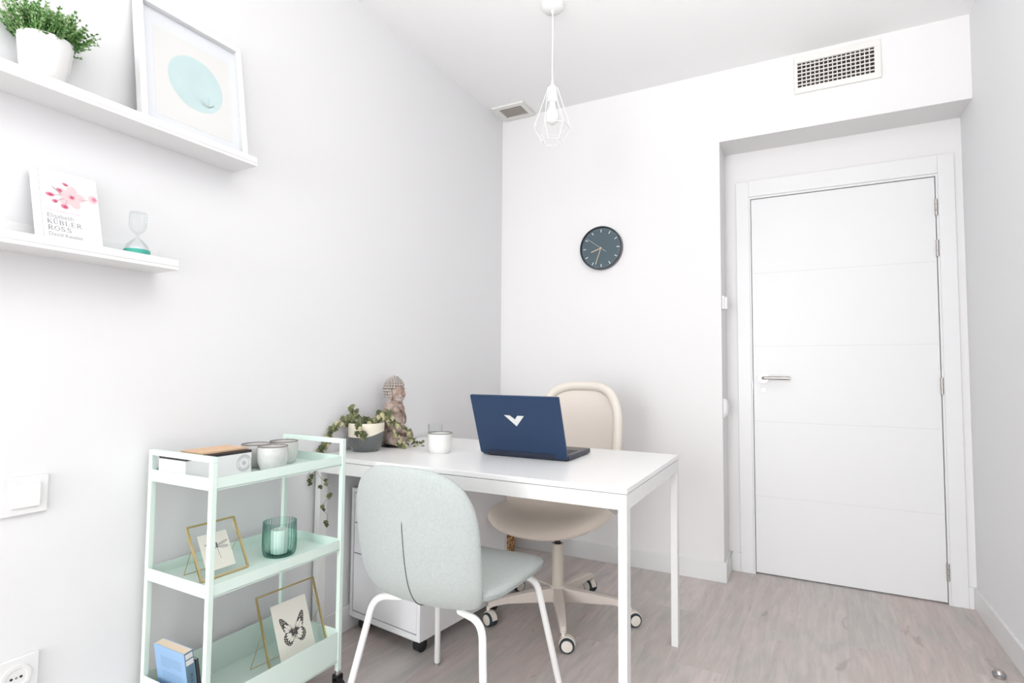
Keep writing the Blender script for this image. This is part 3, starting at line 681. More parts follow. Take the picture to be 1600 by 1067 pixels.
# woven basket behind it, in the corner
bs = thing('wicker_basket', 'brown woven wicker basket in the room corner behind the drawer unit', 'basket', (0.104, -0.140, 0))
part('basket_body', 'wicker', bs, lambda b: b.lathe([(0, 0.0), (0.062, 0), (0.066, 0.004), (0.078, 0.13), (0.074, 0.13), (0.062, 0.006), (0, 0.006)], 48, 0, None, rad=lambda t, z: 1+0.02*math.sin(24*t)*math.cos(z*260)))
part('basket_rim', 'wicker', bs, lambda b: b.tube([(0.076*math.cos(2*PI*k/40), 0.076*math.sin(2*PI*k/40), 0.131+0.001*math.sin(8*k)) for k in range(40)], 0.0045, 8, closed=True))

# ------------------------------------------------------------------ visitor chair (pale green)
vc = thing('visitor_chair', 'pale grey-green fabric chair with white tube legs, back to the camera', 'chair', (0.742, -1.608, 0))
VZ = [(-0.272, 0.818), (-0.268, 0.74), (-0.258, 0.65), (-0.243, 0.56), (-0.222, 0.49), (-0.190, 0.443), (-0.150, 0.424)]   # (y,z) profile from the top down
prof = smoothpath([(0, y, z) for y, z in VZ], 8)
acc = [0]
for i in range(1, len(prof)): acc.append(acc[-1]+(prof[i]-prof[i-1]).length)
TOT = acc[-1]
def along(s_):
    s_ = max(0, min(TOT, s_)); i = 0
    while i < len(acc)-2 and acc[i+1] < s_: i += 1
    t = (s_-acc[i])/(acc[i+1]-acc[i]); p = prof[i].lerp(prof[i+1], t); d = (prof[i+1]-prof[i]).normalized()
    return p, Vector((0, d.z, -d.y)) * 1.0
def back_map(a, b_, t):
    # b_: +half (top) .. -half (bottom); widths narrow towards the bottom
    s_ = TOT/2-b_; p, n = along(s_)
    if n.y > 0: n = -n     # outward = towards -Y
    k = b_/(TOT/2); ww = 1.0-0.10*max(0, -k)**2
    x = a*ww; wrap = 0.055*(x/0.21)**2
    q = p+Vector((x-0.012, wrap*0.95, 0))+n*t
    return tuple(q)
part('backrest', 'fabric_green', vc, lambda b: b.pad(lambda t: sup(t, 0.212, TOT/2, 3.0, 5.5), 0.034, back_map, rings=16, seg=112, p=12), smooth=60)
def seam_pts(off):
    out = []
    for k in range(25):
        s_ = 0.145+(TOT-0.145-0.010)*k/24; p, n = along(s_)
        if n.y > 0: n = -n
        out.append(p+n*off+Vector((-0.002-0.004*k/24, 0, 0)))
    return out
part('seam', 'seam_dark', vc, lambda b: b.tube(seam_pts(0.0170), [0.0008]+[0.0016]*23+[0.001], 6))
def seat_map(a, b_, t):
    fr = max(0, (b_-0.10)/0.12); y = b_+0.034
    z = 0.452-0.018*fr**2+0.010*(a/0.21)**2+(0.012*max(0, (-b_-0.1)/0.12)**2)
    return (a, y, z+t)
part('seat', 'fabric_green', vc, lambda b: b.pad(lambda t: sup(t, 0.219, 0.236, 3.8), 0.048, seat_map, rings=14, seg=96, p=9), smooth=60)
def seat_piping(b):
    pts = []
    for k in range(96):
        a, c = sup(2*PI*k/96, 0.2205, 0.2375, 3.8); p = seat_map(a, c, -0.004)
        if c > -0.20: pts.append(p)
    # split where the back interrupts the ring
    i0 = max(range(len(pts)), key=lambda i: (Vector(pts[(i+1) % len(pts)])-Vector(pts[i])).length)
    pts = pts[i0+1:]+pts[:i0+1]; b.tube(pts, 0.0012, 6)
part('piping', 'seam_dark', vc, seat_piping)
MATS['seam_soft'] = mat('seam_soft', (0.40, 0.46, 0.45), 0.9)
vc_p = [o for o in bpy.data.objects if o.parent == vc and o.name.startswith('piping')][0]; vc_p.data.materials[0] = MATS['seam_soft']
for sx in (-1, 1):
    for sy in (-1, 1):
        zt = 0.402 if sy < 0 else 0.412
        pts = roundpath([(sx*0.10, sy*0.150+0.008, zt+0.004), (sx*0.190, sy*0.168, zt+0.002), (sx*0.2500, sy*0.2515, 0.006)], 0.050, 8)
        if sy < 0: pts = roundpath([(sx*0.10, -0.142, zt+0.006), (sx*0.188, -0.166, zt+0.002), (sx*0.2500, -0.2515, 0.006)], 0.050, 8)
        lg = part('leg', 'metal_white', vc, lambda b: b.tube(pts, 0.0105, 16))
        part('foot_cap', 'ink_soft', lg, lambda b: b.cyl((sx*0.2500, sy*0.2515, 0), (sx*0.2495, sy*0.2505, 0.0075), 0.0115, 16))
def seat_frame(b):
    for sx in (-1, 1): b.cyl((sx*0.10, -0.145, 0.407), (sx*0.10, 0.160, 0.417), 0.009, 12)
    for y in (-0.10, 0.11): b.cyl((-0.10, y, 0.412), (0.10, y, 0.412), 0.008, 12)
part('seat_frame', 'metal_white', vc, seat_frame)

# ------------------------------------------------------------------ office chair
oc = thing('office_chair', 'beige swivel office chair with five-star base behind the desk', 'chair', (0.722, -0.768, 0))
def arm_fn(ang):
    M = Matrix.Rotation(math.radians(ang), 4, 'Z')
    def fn(b):
        sec = [(0.020, 0.0225, 0.066, 0.128), (0.13, 0.020, 0.074, 0.121), (0.245, 0.0165, 0.081, 0.110), (0.300, 0.014, 0.075, 0.099), (0.318, 0.012, 0.066, 0.090)]
        vs_ = []; fs_ = []
        for (x, hw, z0, z1) in sec: vs_ += [(x, -hw, z0), (x, hw, z0), (x, hw*0.9, z1), (x, -hw*0.9, z1)]
        for i in range(len(sec)-1):
            for k in range(4): fs_.append((i*4+k, i*4+(k+1) % 4, (i+1)*4+(k+1) % 4, (i+1)*4+k))
        fs_ += [(3, 2, 1, 0), tuple(len(vs_)-4+k for k in range(4))]; b.add(vs_, fs_, 0, M)
    return fn, M
for ang, swv in ((9.2, 40), (81, 150), (153, 60), (225, -20), (297, 20)):
    fn, M = arm_fn(ang)
    part('base_arm', 'arm_beige', oc, fn, bevel=0.004)
    c0 = M @ Vector((0.318, 0, 0)); S = Matrix.Translation(c0) @ Matrix.Rotation(math.radians(swv), 4, 'Z')
    def hood(b):
        b.cyl((0, 0, 0.045), (0, 0, 0.078), 0.007, 12, 0, S)
        pts = [(0.015+0.0315*math.cos(a), 0, 0.031+0.0315*math.sin(a)) for a in [math.radians(d) for d in range(0, 181, 20)]]
        for (x, _, z) in pts: pass
        n = len(pts); v = []; f = []
        for (x, _, z) in pts:
            rx, rz = 0.015+(x-0.015)*0.86, 0.031+(z-0.031)*0.86
            v += [(x, -0.013, z), (x, 0.013, z), (rx, 0.013, rz), (rx, -0.013, rz)]
        for i in range(n-1):
            for k in range(4): f.append((i*4+k, i*4+(k+1) % 4, (i+1)*4+(k+1) % 4, (i+1)*4+k))
        f += [(3, 2, 1, 0), tuple(4*(n-1)+k for k in range(4))]; b.add(v, f, 0, S)
    cst = part('caster', 'plastic_beige', oc, hood)
    for sd in (-1, 1):
        def wheel(b):
            y0, y1 = sd*0.002, sd*0.021
            b.tube([(0.015, y0, 0.029), (0.015, sd*0.017, 0.029), (0.015, y1, 0.029)], [0.029, 0.029, 0.0265], 32, 0, S)
            b.tube([(0.015, y1*0.9, 0.029), (0.015, sd*0.0225, 0.029), (0.015, sd*0.0235, 0.029)], [0.0215, 0.0215, 0.019], 32, 1, S)
        part('wheel', ['tyre_dark', 'plastic_beige'], cst, wheel)
part('base_hub', 'arm_beige', oc, lambda b: b.lathe([(0, 0.064), (0.034, 0.064), (0.038, 0.070), (0.038, 0.125), (0.030, 0.134), (0, 0.134)], 32))
part('column', ['metal_beige', 'black_plastic'], oc, lambda b: (b.lathe([(0.0265, 0.134), (0.0265, 0.312), (0.0255, 0.315), (0.022, 0.315)], 32), b.lathe([(0.0215, 0.300), (0.0215, 0.314), (0.012, 0.316), (0.011, 0.395), (0, 0.395)], 24, 1)))
part('mechanism', 'metal_beige', oc, lambda b: (b.lathe([(0, 0.352), (0.045, 0.352), (0.10, 0.362), (0.145, 0.380), (0.15, 0.392), (0, 0.392)], 40),))
def oseat(a, b_, t):
    f_ = max(0, (-b_-0.08)/0.17); z = 0.448-0.030*f_**2+0.016*(abs(a)/0.26)**2.5+0.02*max(0, (b_-0.1)/0.15)
    dip = 0.012*math.exp(-((a/0.14)**2+((b_)/0.13)**2)) if t > 0 else 0
    return (a-0.036, b_-0.015, z+t-dip-0.008)
part('seat', 'fabric_beige', oc, lambda b: b.pad(lambda t: sup(t, 0.272, 0.245, 2.5), 0.080, oseat, rings=16, seg=96, p=8), smooth=60)
def bmap(a, b_, t):
    # b_ from -0.28 (bottom) to 0.28 (top); leans back and curves around the sitter
    z = 0.755+b_; y = 0.205+0.09*((b_+0.27)/0.54)+0.0; k = b_/0.27
    x = a*(1.0-0.16*max(0, -k)**1.2); y -= 0.060*(x/0.21)**2
    return (x+0.014, y-t*0.98, z+t*0.12-0.006)
def back_frame(b):
    pts = []
    for k in range(96):
        a, c = sup(2*PI*k/96, 0.200, 0.258, 3.2); pts.append(Vector(bmap(a, c, 0)))
    b.tube(pts, 0.0225, 12, closed=True, flat=None)
part('back_frame', 'plastic_beige', oc, back_frame, smooth=60)
mat('back_mesh', (0.87, 0.79, 0.72), 0.9, sheen=0.2)
part('backrest', 'back_mesh', oc, lambda b: b.pad(lambda t: sup(t, 0.186, 0.252, 3.2), 0.012, lambda a, c, t: bmap(a, c, t-0.004), rings=10, seg=80, p=14), smooth=60)
part('back_support', 'plastic_beige', oc, lambda b: b.tube(smoothpath([(0, 0.09, 0.385), (0, 0.20, 0.380), (0, 0.262, 0.43), (0, 0.268, 0.55), (0, 0.285, 0.68)]), 0.020, 10, flat=0.5))

# ------------------------------------------------------------------ laptop
lt = thing('laptop', 'open dark blue laptop with silver V emblem on the desk, lid to the camera', 'laptop', (0.560, -1.168, DT), math.radians(0.5))
LW, LD = 0.370, 0.255
def lbase(b):
    b.prism([(0.012, 0.0), (LW-0.012, 0.0), (LW, 0.012), (LW, LD-0.008), (LW-0.008, LD), (0.008, LD), (0, LD-0.008), (0, 0.012)], 0.004, 0.020)
    b.prism([(0.03, 0.008), (LW-0.01, 0.008), (LW-0.006, 0.02), (LW-0.012, LD-0.03), (0.012, LD-0.03)], 0.0, 0.004)
part('base', 'laptop_dark', lt, lbase, bevel=0.0015)
part('keyboard_deck', 'laptop_grey', lt, lambda b: b.box((0.003, 0.030, 0.0200), (LW-0.003, LD-0.003, 0.0208)))
def keys(b):
    for r in range(6):
        for c in range(16):
            x = 0.020+c*0.0208; y = 0.050+r*0.0185; b.box((x, y, 0.0208), (x+0.017, y+0.0150, 0.0224))
part('keys', 'key_grey', lt, keys)
part('touchpad', 'key_grey', lt, lambda b: b.box((0.11, 0.175, 0.0208), (0.235, 0.245, 0.0211)))
def ports(b):
    for (y, w) in ((0.030, 0.008), (0.052, 0.006), (0.070, 0.012), (0.094, 0.006)): b.box((LW-0.0005, y, 0.009), (LW+0.0004, y+w, 0.015))
part('ports', 'black_plastic', lt, ports)
part('hinge_bar', 'laptop_dark', lt, lambda b: b.tube([(0.030, 0.010, 0.019), (LW-0.030, 0.010, 0.019)], 0.0085, 14))
la = math.atan2(0.094, 0.240)
LM = frame_matrix((0, 0.006, 0.012), (1, 0, 0), (0, -math.sin(la), math.cos(la)))   # z normal = x cross y -> points -Y side? 
def lid(b): b.prism([(0.0, 0.006), (0.004, 0.0), (LW-0.004, 0.0), (LW, 0.006), (LW, 0.246), (LW-0.003, 0.249), (0.003, 0.249), (0, 0.246)], 0.0, 0.0085, 0, LM)
lo = part('lid', 'laptop_blue', lt, lid, bevel=0.001)
part('hinge_cover', 'laptop_dark', lo, lambda b: b.box((0.030, 0.001, 0.0086), (LW-0.045, 0.018, 0.0098), 0, LM))
part('screen', 'black_plastic', lo, lambda b: b.box((0.006, 0.014, -0.0008), (LW-0.006, 0.244, -0.0001), 0, LM))
def emblem(b):
    cx, cy = LW*0.482, 0.149
    P = [(-0.0425, 0.021), (-0.019, 0.0205), (0.001, 0.0045), (0.0135, 0.0205), (0.041, 0.0205), (0.0035, -0.0235)]
    b.prism([(cx+x, cy+y) for x, y in P], 0.0085, 0.0092, 0, LM)
part('emblem', 'logo_silver', lo, emblem, smooth=0)

# ------------------------------------------------------------------ mug and glass on the desk
mg = thing('mug', 'white enamel mug with grey rim on the desk beside the laptop', 'mug', (0.384, -1.205, DT))
part('mug_body', 'enamel', mg, lambda b: b.lathe([(0, 0.0), (0.040, 0.0), (0.044, 0.004), (0.0475, 0.030), (0.0495, 0.078), (0.0478, 0.078), (0.045, 0.030), (0.040, 0.006), (0, 0.005)], 48))
part('rim', 'rim_grey', mg, lambda b: b.tube([(0.0488*math.cos(2*PI*k/48), 0.0488*math.sin(2*PI*k/48), 0.0785) for k in range(48)], 0.0019, 8, closed=True))
ha = math.radians(172)
part('handle', ['enamel', 'rim_grey'], mg, lambda b: b.tube(smoothpath([(0.046*math.cos(ha), 0.046*math.sin(ha), 0.060), (0.060*math.cos(ha), 0.060*math.sin(ha), 0.058), (0.064*math.cos(ha), 0.064*math.sin(ha), 0.042), (0.057*math.cos(ha), 0.057*math.sin(ha), 0.028), (0.045*math.cos(ha), 0.045*math.sin(ha), 0.024)]), 0.0035, 8))
gl = thing('drinking_glass', 'clear drinking glass standing behind the mug on the desk', 'glass', (0.308, -1.132, DT))
part('glass_body', 'clear_glass', gl, lambda b: b.lathe([(0, 0), (0.026, 0.0), (0.028, 0.003), (0.032, 0.105), (0.0305, 0.105), (0.027, 0.008), (0, 0.008)], 40))

# ------------------------------------------------------------------ ivy in two-tone pot
iv = thing('potted_ivy', 'trailing variegated ivy in a cream and grey glazed pot on the desk', 'plant', (0.092, -1.318, DT))
def ivpot(b):
    segs = 64; rows = [(0.0, 0.0), (0.046, 0.0), (0.054, 0.003), (0.0645, 0.022), (0.0695, 0.040)]
    n = len(rows)
    vs_ = []; fs_ = []; mi_ = []
    top = 14
    def rad(z): return 0.0695+0.004*min(1, (z-0.04)/0.06)
    for (r, z) in rows:
        for k in range(segs): t = 2*PI*k/segs; vs_.append((r*math.cos(t), r*math.sin(t), z))
    glaze = lambda t: 0.060+0.022*max(0, math.cos(t-math.radians(33)))**1.5
    R = n
    def ring(fr, fz):
        nonlocal R
        for k in range(segs): t = 2*PI*k/segs; z = fz(t); r = fr(z); vs_.append((r*math.cos(t), r*math.sin(t), z))
        R += 1
    ring(rad, lambda t: (0.04+glaze(t))/2); ring(lambda z: rad(z)+0.0006, glaze); gi = R-1
    ring(rad, lambda t: glaze(t)+0.001); ring(rad, lambda t: (glaze(t)+0.116)/2); ring(rad, lambda t: 0.114); ring(lambda z: 0.0715, lambda t: 0.116); ring(lambda z: 0.069, lambda t: 0.114); ring(lambda z: 0.067, lambda t: 0.098)
    for i in range(R-1):
        for k in range(segs):
            k2 = (k+1) % segs; fs_.append((i*segs+k, i*segs+k2, (i+1)*segs+k2, (i+1)*segs+k)); mi_.append(0 if i < gi else 1)
    fs_.append(tuple((R-1)*segs+k for k in range(segs))); mi_.append(2)
    m0 = len(b.f); b.add(vs_, fs_, 0); b.m[m0:] = mi_
part('pot', ['pot_grey', 'pot_cream', 'soil'], iv, ivpot, smooth=50)
IV = [(0, -.9), (.28, -.75), (.62, -.95), (.58, -.38), (1.0, -.12), (.55, .18), (.42, .62), (0, 1.15)]
def ivy_leaf(b, p, n, up, s_, mi):
    n = n.normalized(); u = (up-n*up.dot(n))
    if u.length < 1e-3: u = Vector((1, 0, 0))
    u.normalize(); w = u.cross(n)
    v = [tuple(p-u*s_*0.5)]; pts = IV+[(-x, y) for (x, y) in IV[-2:0:-1]]
    for (x, y) in pts: v.append(tuple(p+w*x*s_*0.62-u*y*s_*0.62+n*(-abs(x)*0.18*s_)))
    c = len(v); v.append(tuple(p+n*0.05*s_)); N = len(pts)
    b.add(v, [(c, 1+i, 1+(i+1) % N) for i in range(N)], mi)
def vine(path, dens, seed, smin, smax, pale=0.15, start=0.0):
    """returns (stem pts, leaf list)"""
    random.seed(seed); P = smoothpath(path, 8); L = []
    for i in range(int(len(P)*start), len(P)):
        if random.random() < dens:
            off = Vector((random.uniform(-1, 1), random.uniform(-1, 1), random.uniform(-.8, .9)))*0.014
            nrm = Vector((random.uniform(.1, 1.2), random.uniform(-1.3, .1), random.uniform(-.1, .9)))
            r = random.random(); mi = 2 if r < pale else (1 if r < 0.5+pale/2 else 0)
            L.append((P[i]+off, nrm, random.uniform(smin, smax), mi, P[i]))
    return P, L
def wpt(x, y, z): return (x-0.092, y+1.318, z-DT)
vines = [
 vine([wpt(.06, -1.36, .845), wpt(.035, -1.38, .872), wpt(.045, -1.405, .875), wpt(.03, -1.43, .85), wpt(.012, -1.455, .815), wpt(.012, -1.475, .785), wpt(.015, -1.50, .757), wpt(.028, -1.532, .735), wpt(.055, -1.538, .68), wpt(.100, -1.535, .645), wpt(.108, -1.530, .605), wpt(.070, -1.530, .556), wpt(.100, -1.530, .530), wpt(.096, -1.530, .497)], 0.0, 1, .01, .02),
 vine([wpt(.06, -1.36, .845), wpt(.035, -1.38, .870), wpt(.045, -1.405, .870), wpt(.03, -1.43, .85), wpt(.015, -1.455, .82)], 0.95, 2, .015, .023, .35),
 vine([wpt(.015, -1.455, .805), wpt(.012, -1.475, .785), wpt(.018, -1.50, .757)], 0.5, 33, .018, .024, .05),
 vine([wpt(.03, -1.535, .73), wpt(.01, -1.54, .68), wpt(-.0, -1.54, .66)], 0.0, 3, .016, .020, .1),
 vine([wpt(.08, -1.34, .85), wpt(.07, -1.36, .885), wpt(.062, -1.365, .925)], 0.9, 4, .018, .024, .05),
 vine([wpt(.11, -1.33, .85), wpt(.125, -1.37, .865), wpt(.130, -1.395, .835), wpt(.132, -1.395, .815)], 0.85, 5, .018, .024, .2),
 vine([wpt(.10, -1.29, .85), wpt(.11, -1.27, .885), wpt(.12, -1.24, .895)], 0.95, 6, .018, .024, .05),
 vine([wpt(.12, -1.31, .85), wpt(.15, -1.28, .885), wpt(.17, -1.25, .870), wpt(.18, -1.235, .84)], 0.85, 7, .017, .023, .4),
 vine([wpt(.09, -1.27, .85), wpt(.10, -1.23, .880), wpt(.12, -1.20, .895)], 0.9, 8, .017, .022, .05),
 vine([wpt(.13, -1.28, .85), wpt(.16, -1.245, .86), wpt(.165, -1.22, .82), wpt(.16, -1.20, .78), wpt(.175, -1.19, .757), wpt(.20, -1.20, .753), wpt(.215, -1.215, .753)], 0.55, 9, .014, .020, .65, .2),
 vine([wpt(.14, -1.26, .85), wpt(.165, -1.21, .85), wpt(.185, -1.17, .82), wpt(.19, -1.15, .78), wpt(.20, -1.12, .757), wpt(.215, -1.10, .755)], 0.6, 10, .014, .020, .45, .2),
 vine([wpt(.05, -1.33, .85), wpt(.045, -1.345, .878), wpt(.06, -1.38, .87)], 0.95, 12, .018, .024, .1),
 vine([wpt(.08, -1.31, .845), wpt(.09, -1.33, .868), wpt(.11, -1.30, .862)], 0.95, 13, .018, .024, .05),
]
hang = [(.030, -1.532, .690), (.018, -1.535, .668), (.045, -1.536, .700), (-.015, -1.54, .655), (-.022, -1.54, .645), (.012, -1.54, .652), (.016, -1.54, .640), (.092, -1.534, .660), (.095, -1.534, .645), (.064, -1.533, .632), (.110, -1.530, .606), (.106, -1.530, .600), (.075, -1.530, .556), (.082, -1.530, .548), (.094, -1.530, .500), (.099, -1.530, .492)]
part('vines', 'vine_stem', iv, lambda b: [b.tube(P, 0.0009, 5) for P, L in vines])
def leaves(b):
    random.seed(77)
    for P, L in vines:
        for (p, n, s_, mi, q) in L:
            if p.x < -0.075: p.x = -0.075
            ivy_leaf(b, p, n, Vector((random.uniform(-.6, .6), random.uniform(-.6, .6), 1)), s_, mi)
    for (x, y, z) in hang:
        ivy_leaf(b, Vector(wpt(x, y, z)), Vector((random.uniform(.2, 1), random.uniform(-1.2, -.2), random.uniform(-.3, .7))), Vector((random.uniform(-.8, .8), 0, 1)), random.uniform(.014, .019), random.choice((0, 1, 0)))
part('ivy_leaves', ['ivy_a', 'ivy_b', 'ivy_c'], iv, leaves, weld=False, smooth=0)

# ------------------------------------------------------------------ seated buddha figure
bd = thing('buddha_statue', 'carved seated Buddha statue, weathered brown stone, on the desk by the wall', 'statue', (0.092, -1.135, DT), math.radians(14))
HS = Matrix.Translation((0, 0, 0.312)) @ Matrix.Diagonal((1.05, 1.05, 1.14, 1)) @ Matrix.Translation((0, 0, -0.312))
def body(b):
    # facing +X; y is sideways
    b.ball((0.0, 0, 0.022), (0.052, 0.070, 0.022))
    for s_ in (-1, 1):
        # thigh to knee, shin crossing in front
        b.tube(smoothpath([(-0.012, s_*0.030, 0.036), (0.012, s_*0.062, 0.040), (0.030, s_*0.078, 0.036)]), [0.027, 0.026, 0.025, 0.025, 0.025, 0.025, 0.024, 0.024, 0.024, 0.023, 0.023, 0.022, 0.021], 16)
        b.ball((0.030, s_*0.076, 0.038), (0.024, 0.022, 0.026))
        b.tube(smoothpath([(0.030, s_*0.074, 0.030), (0.048, s_*0.035, 0.028), (0.052, -s_*0.010, 0.026)]), [0.020, 0.020, 0.019, 0.019, 0.018, 0.018, 0.017, 0.016, 0.015, 0.014, 0.013, 0.012, 0.012], 14)
        # shoulder, upper arm, forearm resting in the lap
        b.ball((-0.006, s_*0.044, 0.176), (0.022, 0.020, 0.022))
        b.tube(smoothpath([(-0.006, s_*0.046, 0.176), (-0.010, s_*0.052, 0.125), (0.000, s_*0.053, 0.085)]), [0.020]*6+[0.018]*7, 14)
        b.tube(smoothpath([(-0.004, s_*0.057, 0.084), (0.026, s_*0.040, 0.070), (0.044, s_*0.012, 0.062)]), [0.015]*5+[0.0125]*8, 14)
        b.ball((0.044, s_*0.008, 0.063), (0.012, 0.016, 0.008))
        # long ears
        b.ball((-0.006, s_*0.0385, 0.232), (0.009, 0.006, 0.020)); b.ball((-0.004, s_*0.036, 0.212), (0.006, 0.006, 0.010))
    b.tube(smoothpath([(-0.006, 0, 0.030), (-0.006, 0, 0.080), (-0.004, 0, 0.130), (-0.006, 0, 0.172), (-0.004, 0, 0.190)], 4), [0.048, 0.047, 0.046, 0.044, 0.042, 0.041, 0.040, 0.040, 0.041, 0.041, 0.041, 0.041, 0.040, 0.036, 0.030, 0.024, 0.018], 24)
    for s_ in (-1, 1): b.ball((0.010, s_*0.021, 0.160), (0.024, 0.026, 0.024))
    b.ball((0.0, 0, 0.170), (0.032, 0.052, 0.024))
    b.ball((0.020, 0, 0.085), (0.020, 0.026, 0.024))
    b.tube([(-0.002, 0, 0.180), (0.000, 0, 0.212)], 0.018, 16)
    b.T = HS
    b.ball((0.000, 0, 0.250), (0.038, 0.034, 0.044)); b.ball((0.012, 0, 0.228), (0.026, 0.024, 0.024)); b.ball((0.024, 0, 0.213), (0.010, 0.010, 0.008))
    b.tube([(0.036, 0, 0.252), (0.040, 0, 0.244), (0.0425, 0, 0.236)], [0.0035, 0.0045, 0.006], 10)
    b.ball((0.0345, 0, 0.2245), (0.0055, 0.0095, 0.0028)); b.ball((0.0335, 0, 0.2195), (0.0055, 0.0080, 0.0028))
    for s_ in (-1, 1):
        b.tube([(0.0355, s_*0.004, 0.256), (0.0345, s_*0.013, 0.2595), (0.027, s_*0.024, 0.2555)], 0.0026, 8)
        b.ball((0.0315, s_*0.0125, 0.247), (0.0055, 0.008, 0.0042)); b.ball((0.027, s_*0.016, 0.232), (0.010, 0.010, 0.010))
    b.ball((-0.010, 0, 0.266), (0.038, 0.036, 0.036)); b.ball((-0.010, 0, 0.292), (0.024, 0.022, 0.014))
st = part('body', 'carved_stone', bd, body, weld=False, smooth=0)
rm = st.modifiers.new('remesh', 'REMESH'); rm.mode = 'VOXEL'; rm.voxel_size = 0.0017; rm.use_smooth_shade = True
sm = st.modifiers.new('smooth', 'SMOOTH'); sm.factor = 0.5; sm.iterations = 2
def hair(b):
    random.seed(5); b.T = HS
    for lay in range(9):
        ph = math.radians(12+lay*13.5); n = max(4, int(26*math.sin(ph)))
        for k in range(n):
            t = 2*PI*(k+0.5*(lay % 2))/n
            x = -0.008+0.0435*math.sin(ph)*math.cos(t); y = 0.0405*math.sin(ph)*math.sin(t); z = 0.255+0.0475*math.cos(ph)
            lim = 0.268+0.004*math.cos(3*t)
            if x > 0.012 and z < lim: continue
            if x > 0.002 and z < 0.262: continue
            b.ball((x, y, z), 0.0056, 0, 8, 6)
    for k in range(9):
        t = 2*PI*k/9; b.ball((-0.006+0.013*math.cos(t), 0.013*math.sin(t), 0.303), 0.0048, 0, 8, 6)
    b.ball((-0.006, 0, 0.3055), 0.0055, 0, 8, 6)
part('curled_hair', 'carved_hair', bd, hair)
def robe(b):
    for off in (0, 0.008, 0.016):
        b.tube(smoothpath([(0.006, -0.050+off*.6, 0.188), (0.036, -0.022+off, 0.165), (0.040, 0.010+off, 0.125), (0.030, 0.034+off*.5, 0.095)]), 0.0024, 6)
    for s_ in (-1, 1):
        for j in range(5):
            b.tube(smoothpath([(0.010+0.009*j, s_*(0.058-0.002*j), 0.064-0.002*j), (0.030+0.006*j, s_*(0.084-0.006*j), 0.050-0.004*j), (0.045+0.004*j, s_*(0.066-0.009*j), 0.026)]), 0.0018, 6)
part('robe_folds', 'carved_stone', bd, robe)
part('base', 'black_plastic', bd, lambda b: b.lathe([(0, 0), (0.060, 0), (0.060, 0.005), (0, 0.005)], 40, 0, Matrix.Scale(1.12, 4, (0, 1, 0))))

# ------------------------------------------------------------------ trolley
TR = thing('trolley', 'mint green three-tier metal trolley on black casters against the left wall', 'trolley', (0.178, -1.911, 0), math.radians(-0.7))
tw, tl, tz = 0.296/2, 0.476/2, 0.846
for sx in (-1, 1):
    for sy in (-1, 1):
        part('post', 'mint', TR, lambda b: b.box((sx*tw, sy*tl, 0.085), (sx*(tw-0.015), sy*(tl-0.015), tz-0.0152)), bevel=0.001)
for sy in (-1, 1): part('rail', 'mint', TR, lambda b: b.box((-tw, sy*tl, tz-0.015), (tw, sy*(tl-0.015), tz)), bevel=0.001)
def tray(z0, z1, fl):
    def fn(b):
        e = 0.0022; t = 0.002; x, y = tw-e, tl-e
        b.box((-x, -y, fl-0.003), (x, y, fl))
        b.box((-x, -y, z0), (-x+t, y, z1)); b.box((x-t, -y, z0), (x, y, z1)); b.box((-x+t, -y, z0), (x-t, -y+t, z1)); b.box((-x+t, y-t, z0), (x-t, y, z1))
    return fn
part('tray', 'mint', TR, tray(0.757, 0.790, 0.762)); part('tray', 'mint', TR, tray(0.477, 0.511, 0.482)); part('tray', 'mint', TR, tray(0.113, 0.213, 0.118))
for sx in (-1, 1):
    for sy in (-1, 1):
        x, y = sx*(tw-0.0075), sy*(tl-0.0075)
        c = part('caster', ['black_plastic', 'chrome'], TR, lambda b: (b.cyl((x, y, 0.070), (x, y, 0.0848), 0.0095, 14, 1), b.box((x-0.013, y-0.012, 0.030), (x-0.009, y+0.012, 0.072)), b.box((x+0.009, y-0.012, 0.030), (x+0.013, y+0.012, 0.072)), b.box((x-0.013, y-0.012, 0.062), (x+0.013, y+0.012, 0.073))), bevel=0.001)
        part('wheel', 'black_plastic', c, lambda b: b.tube([(x-0.008, y, 0.027), (x+0.008, y, 0.027)], 0.027, 28))

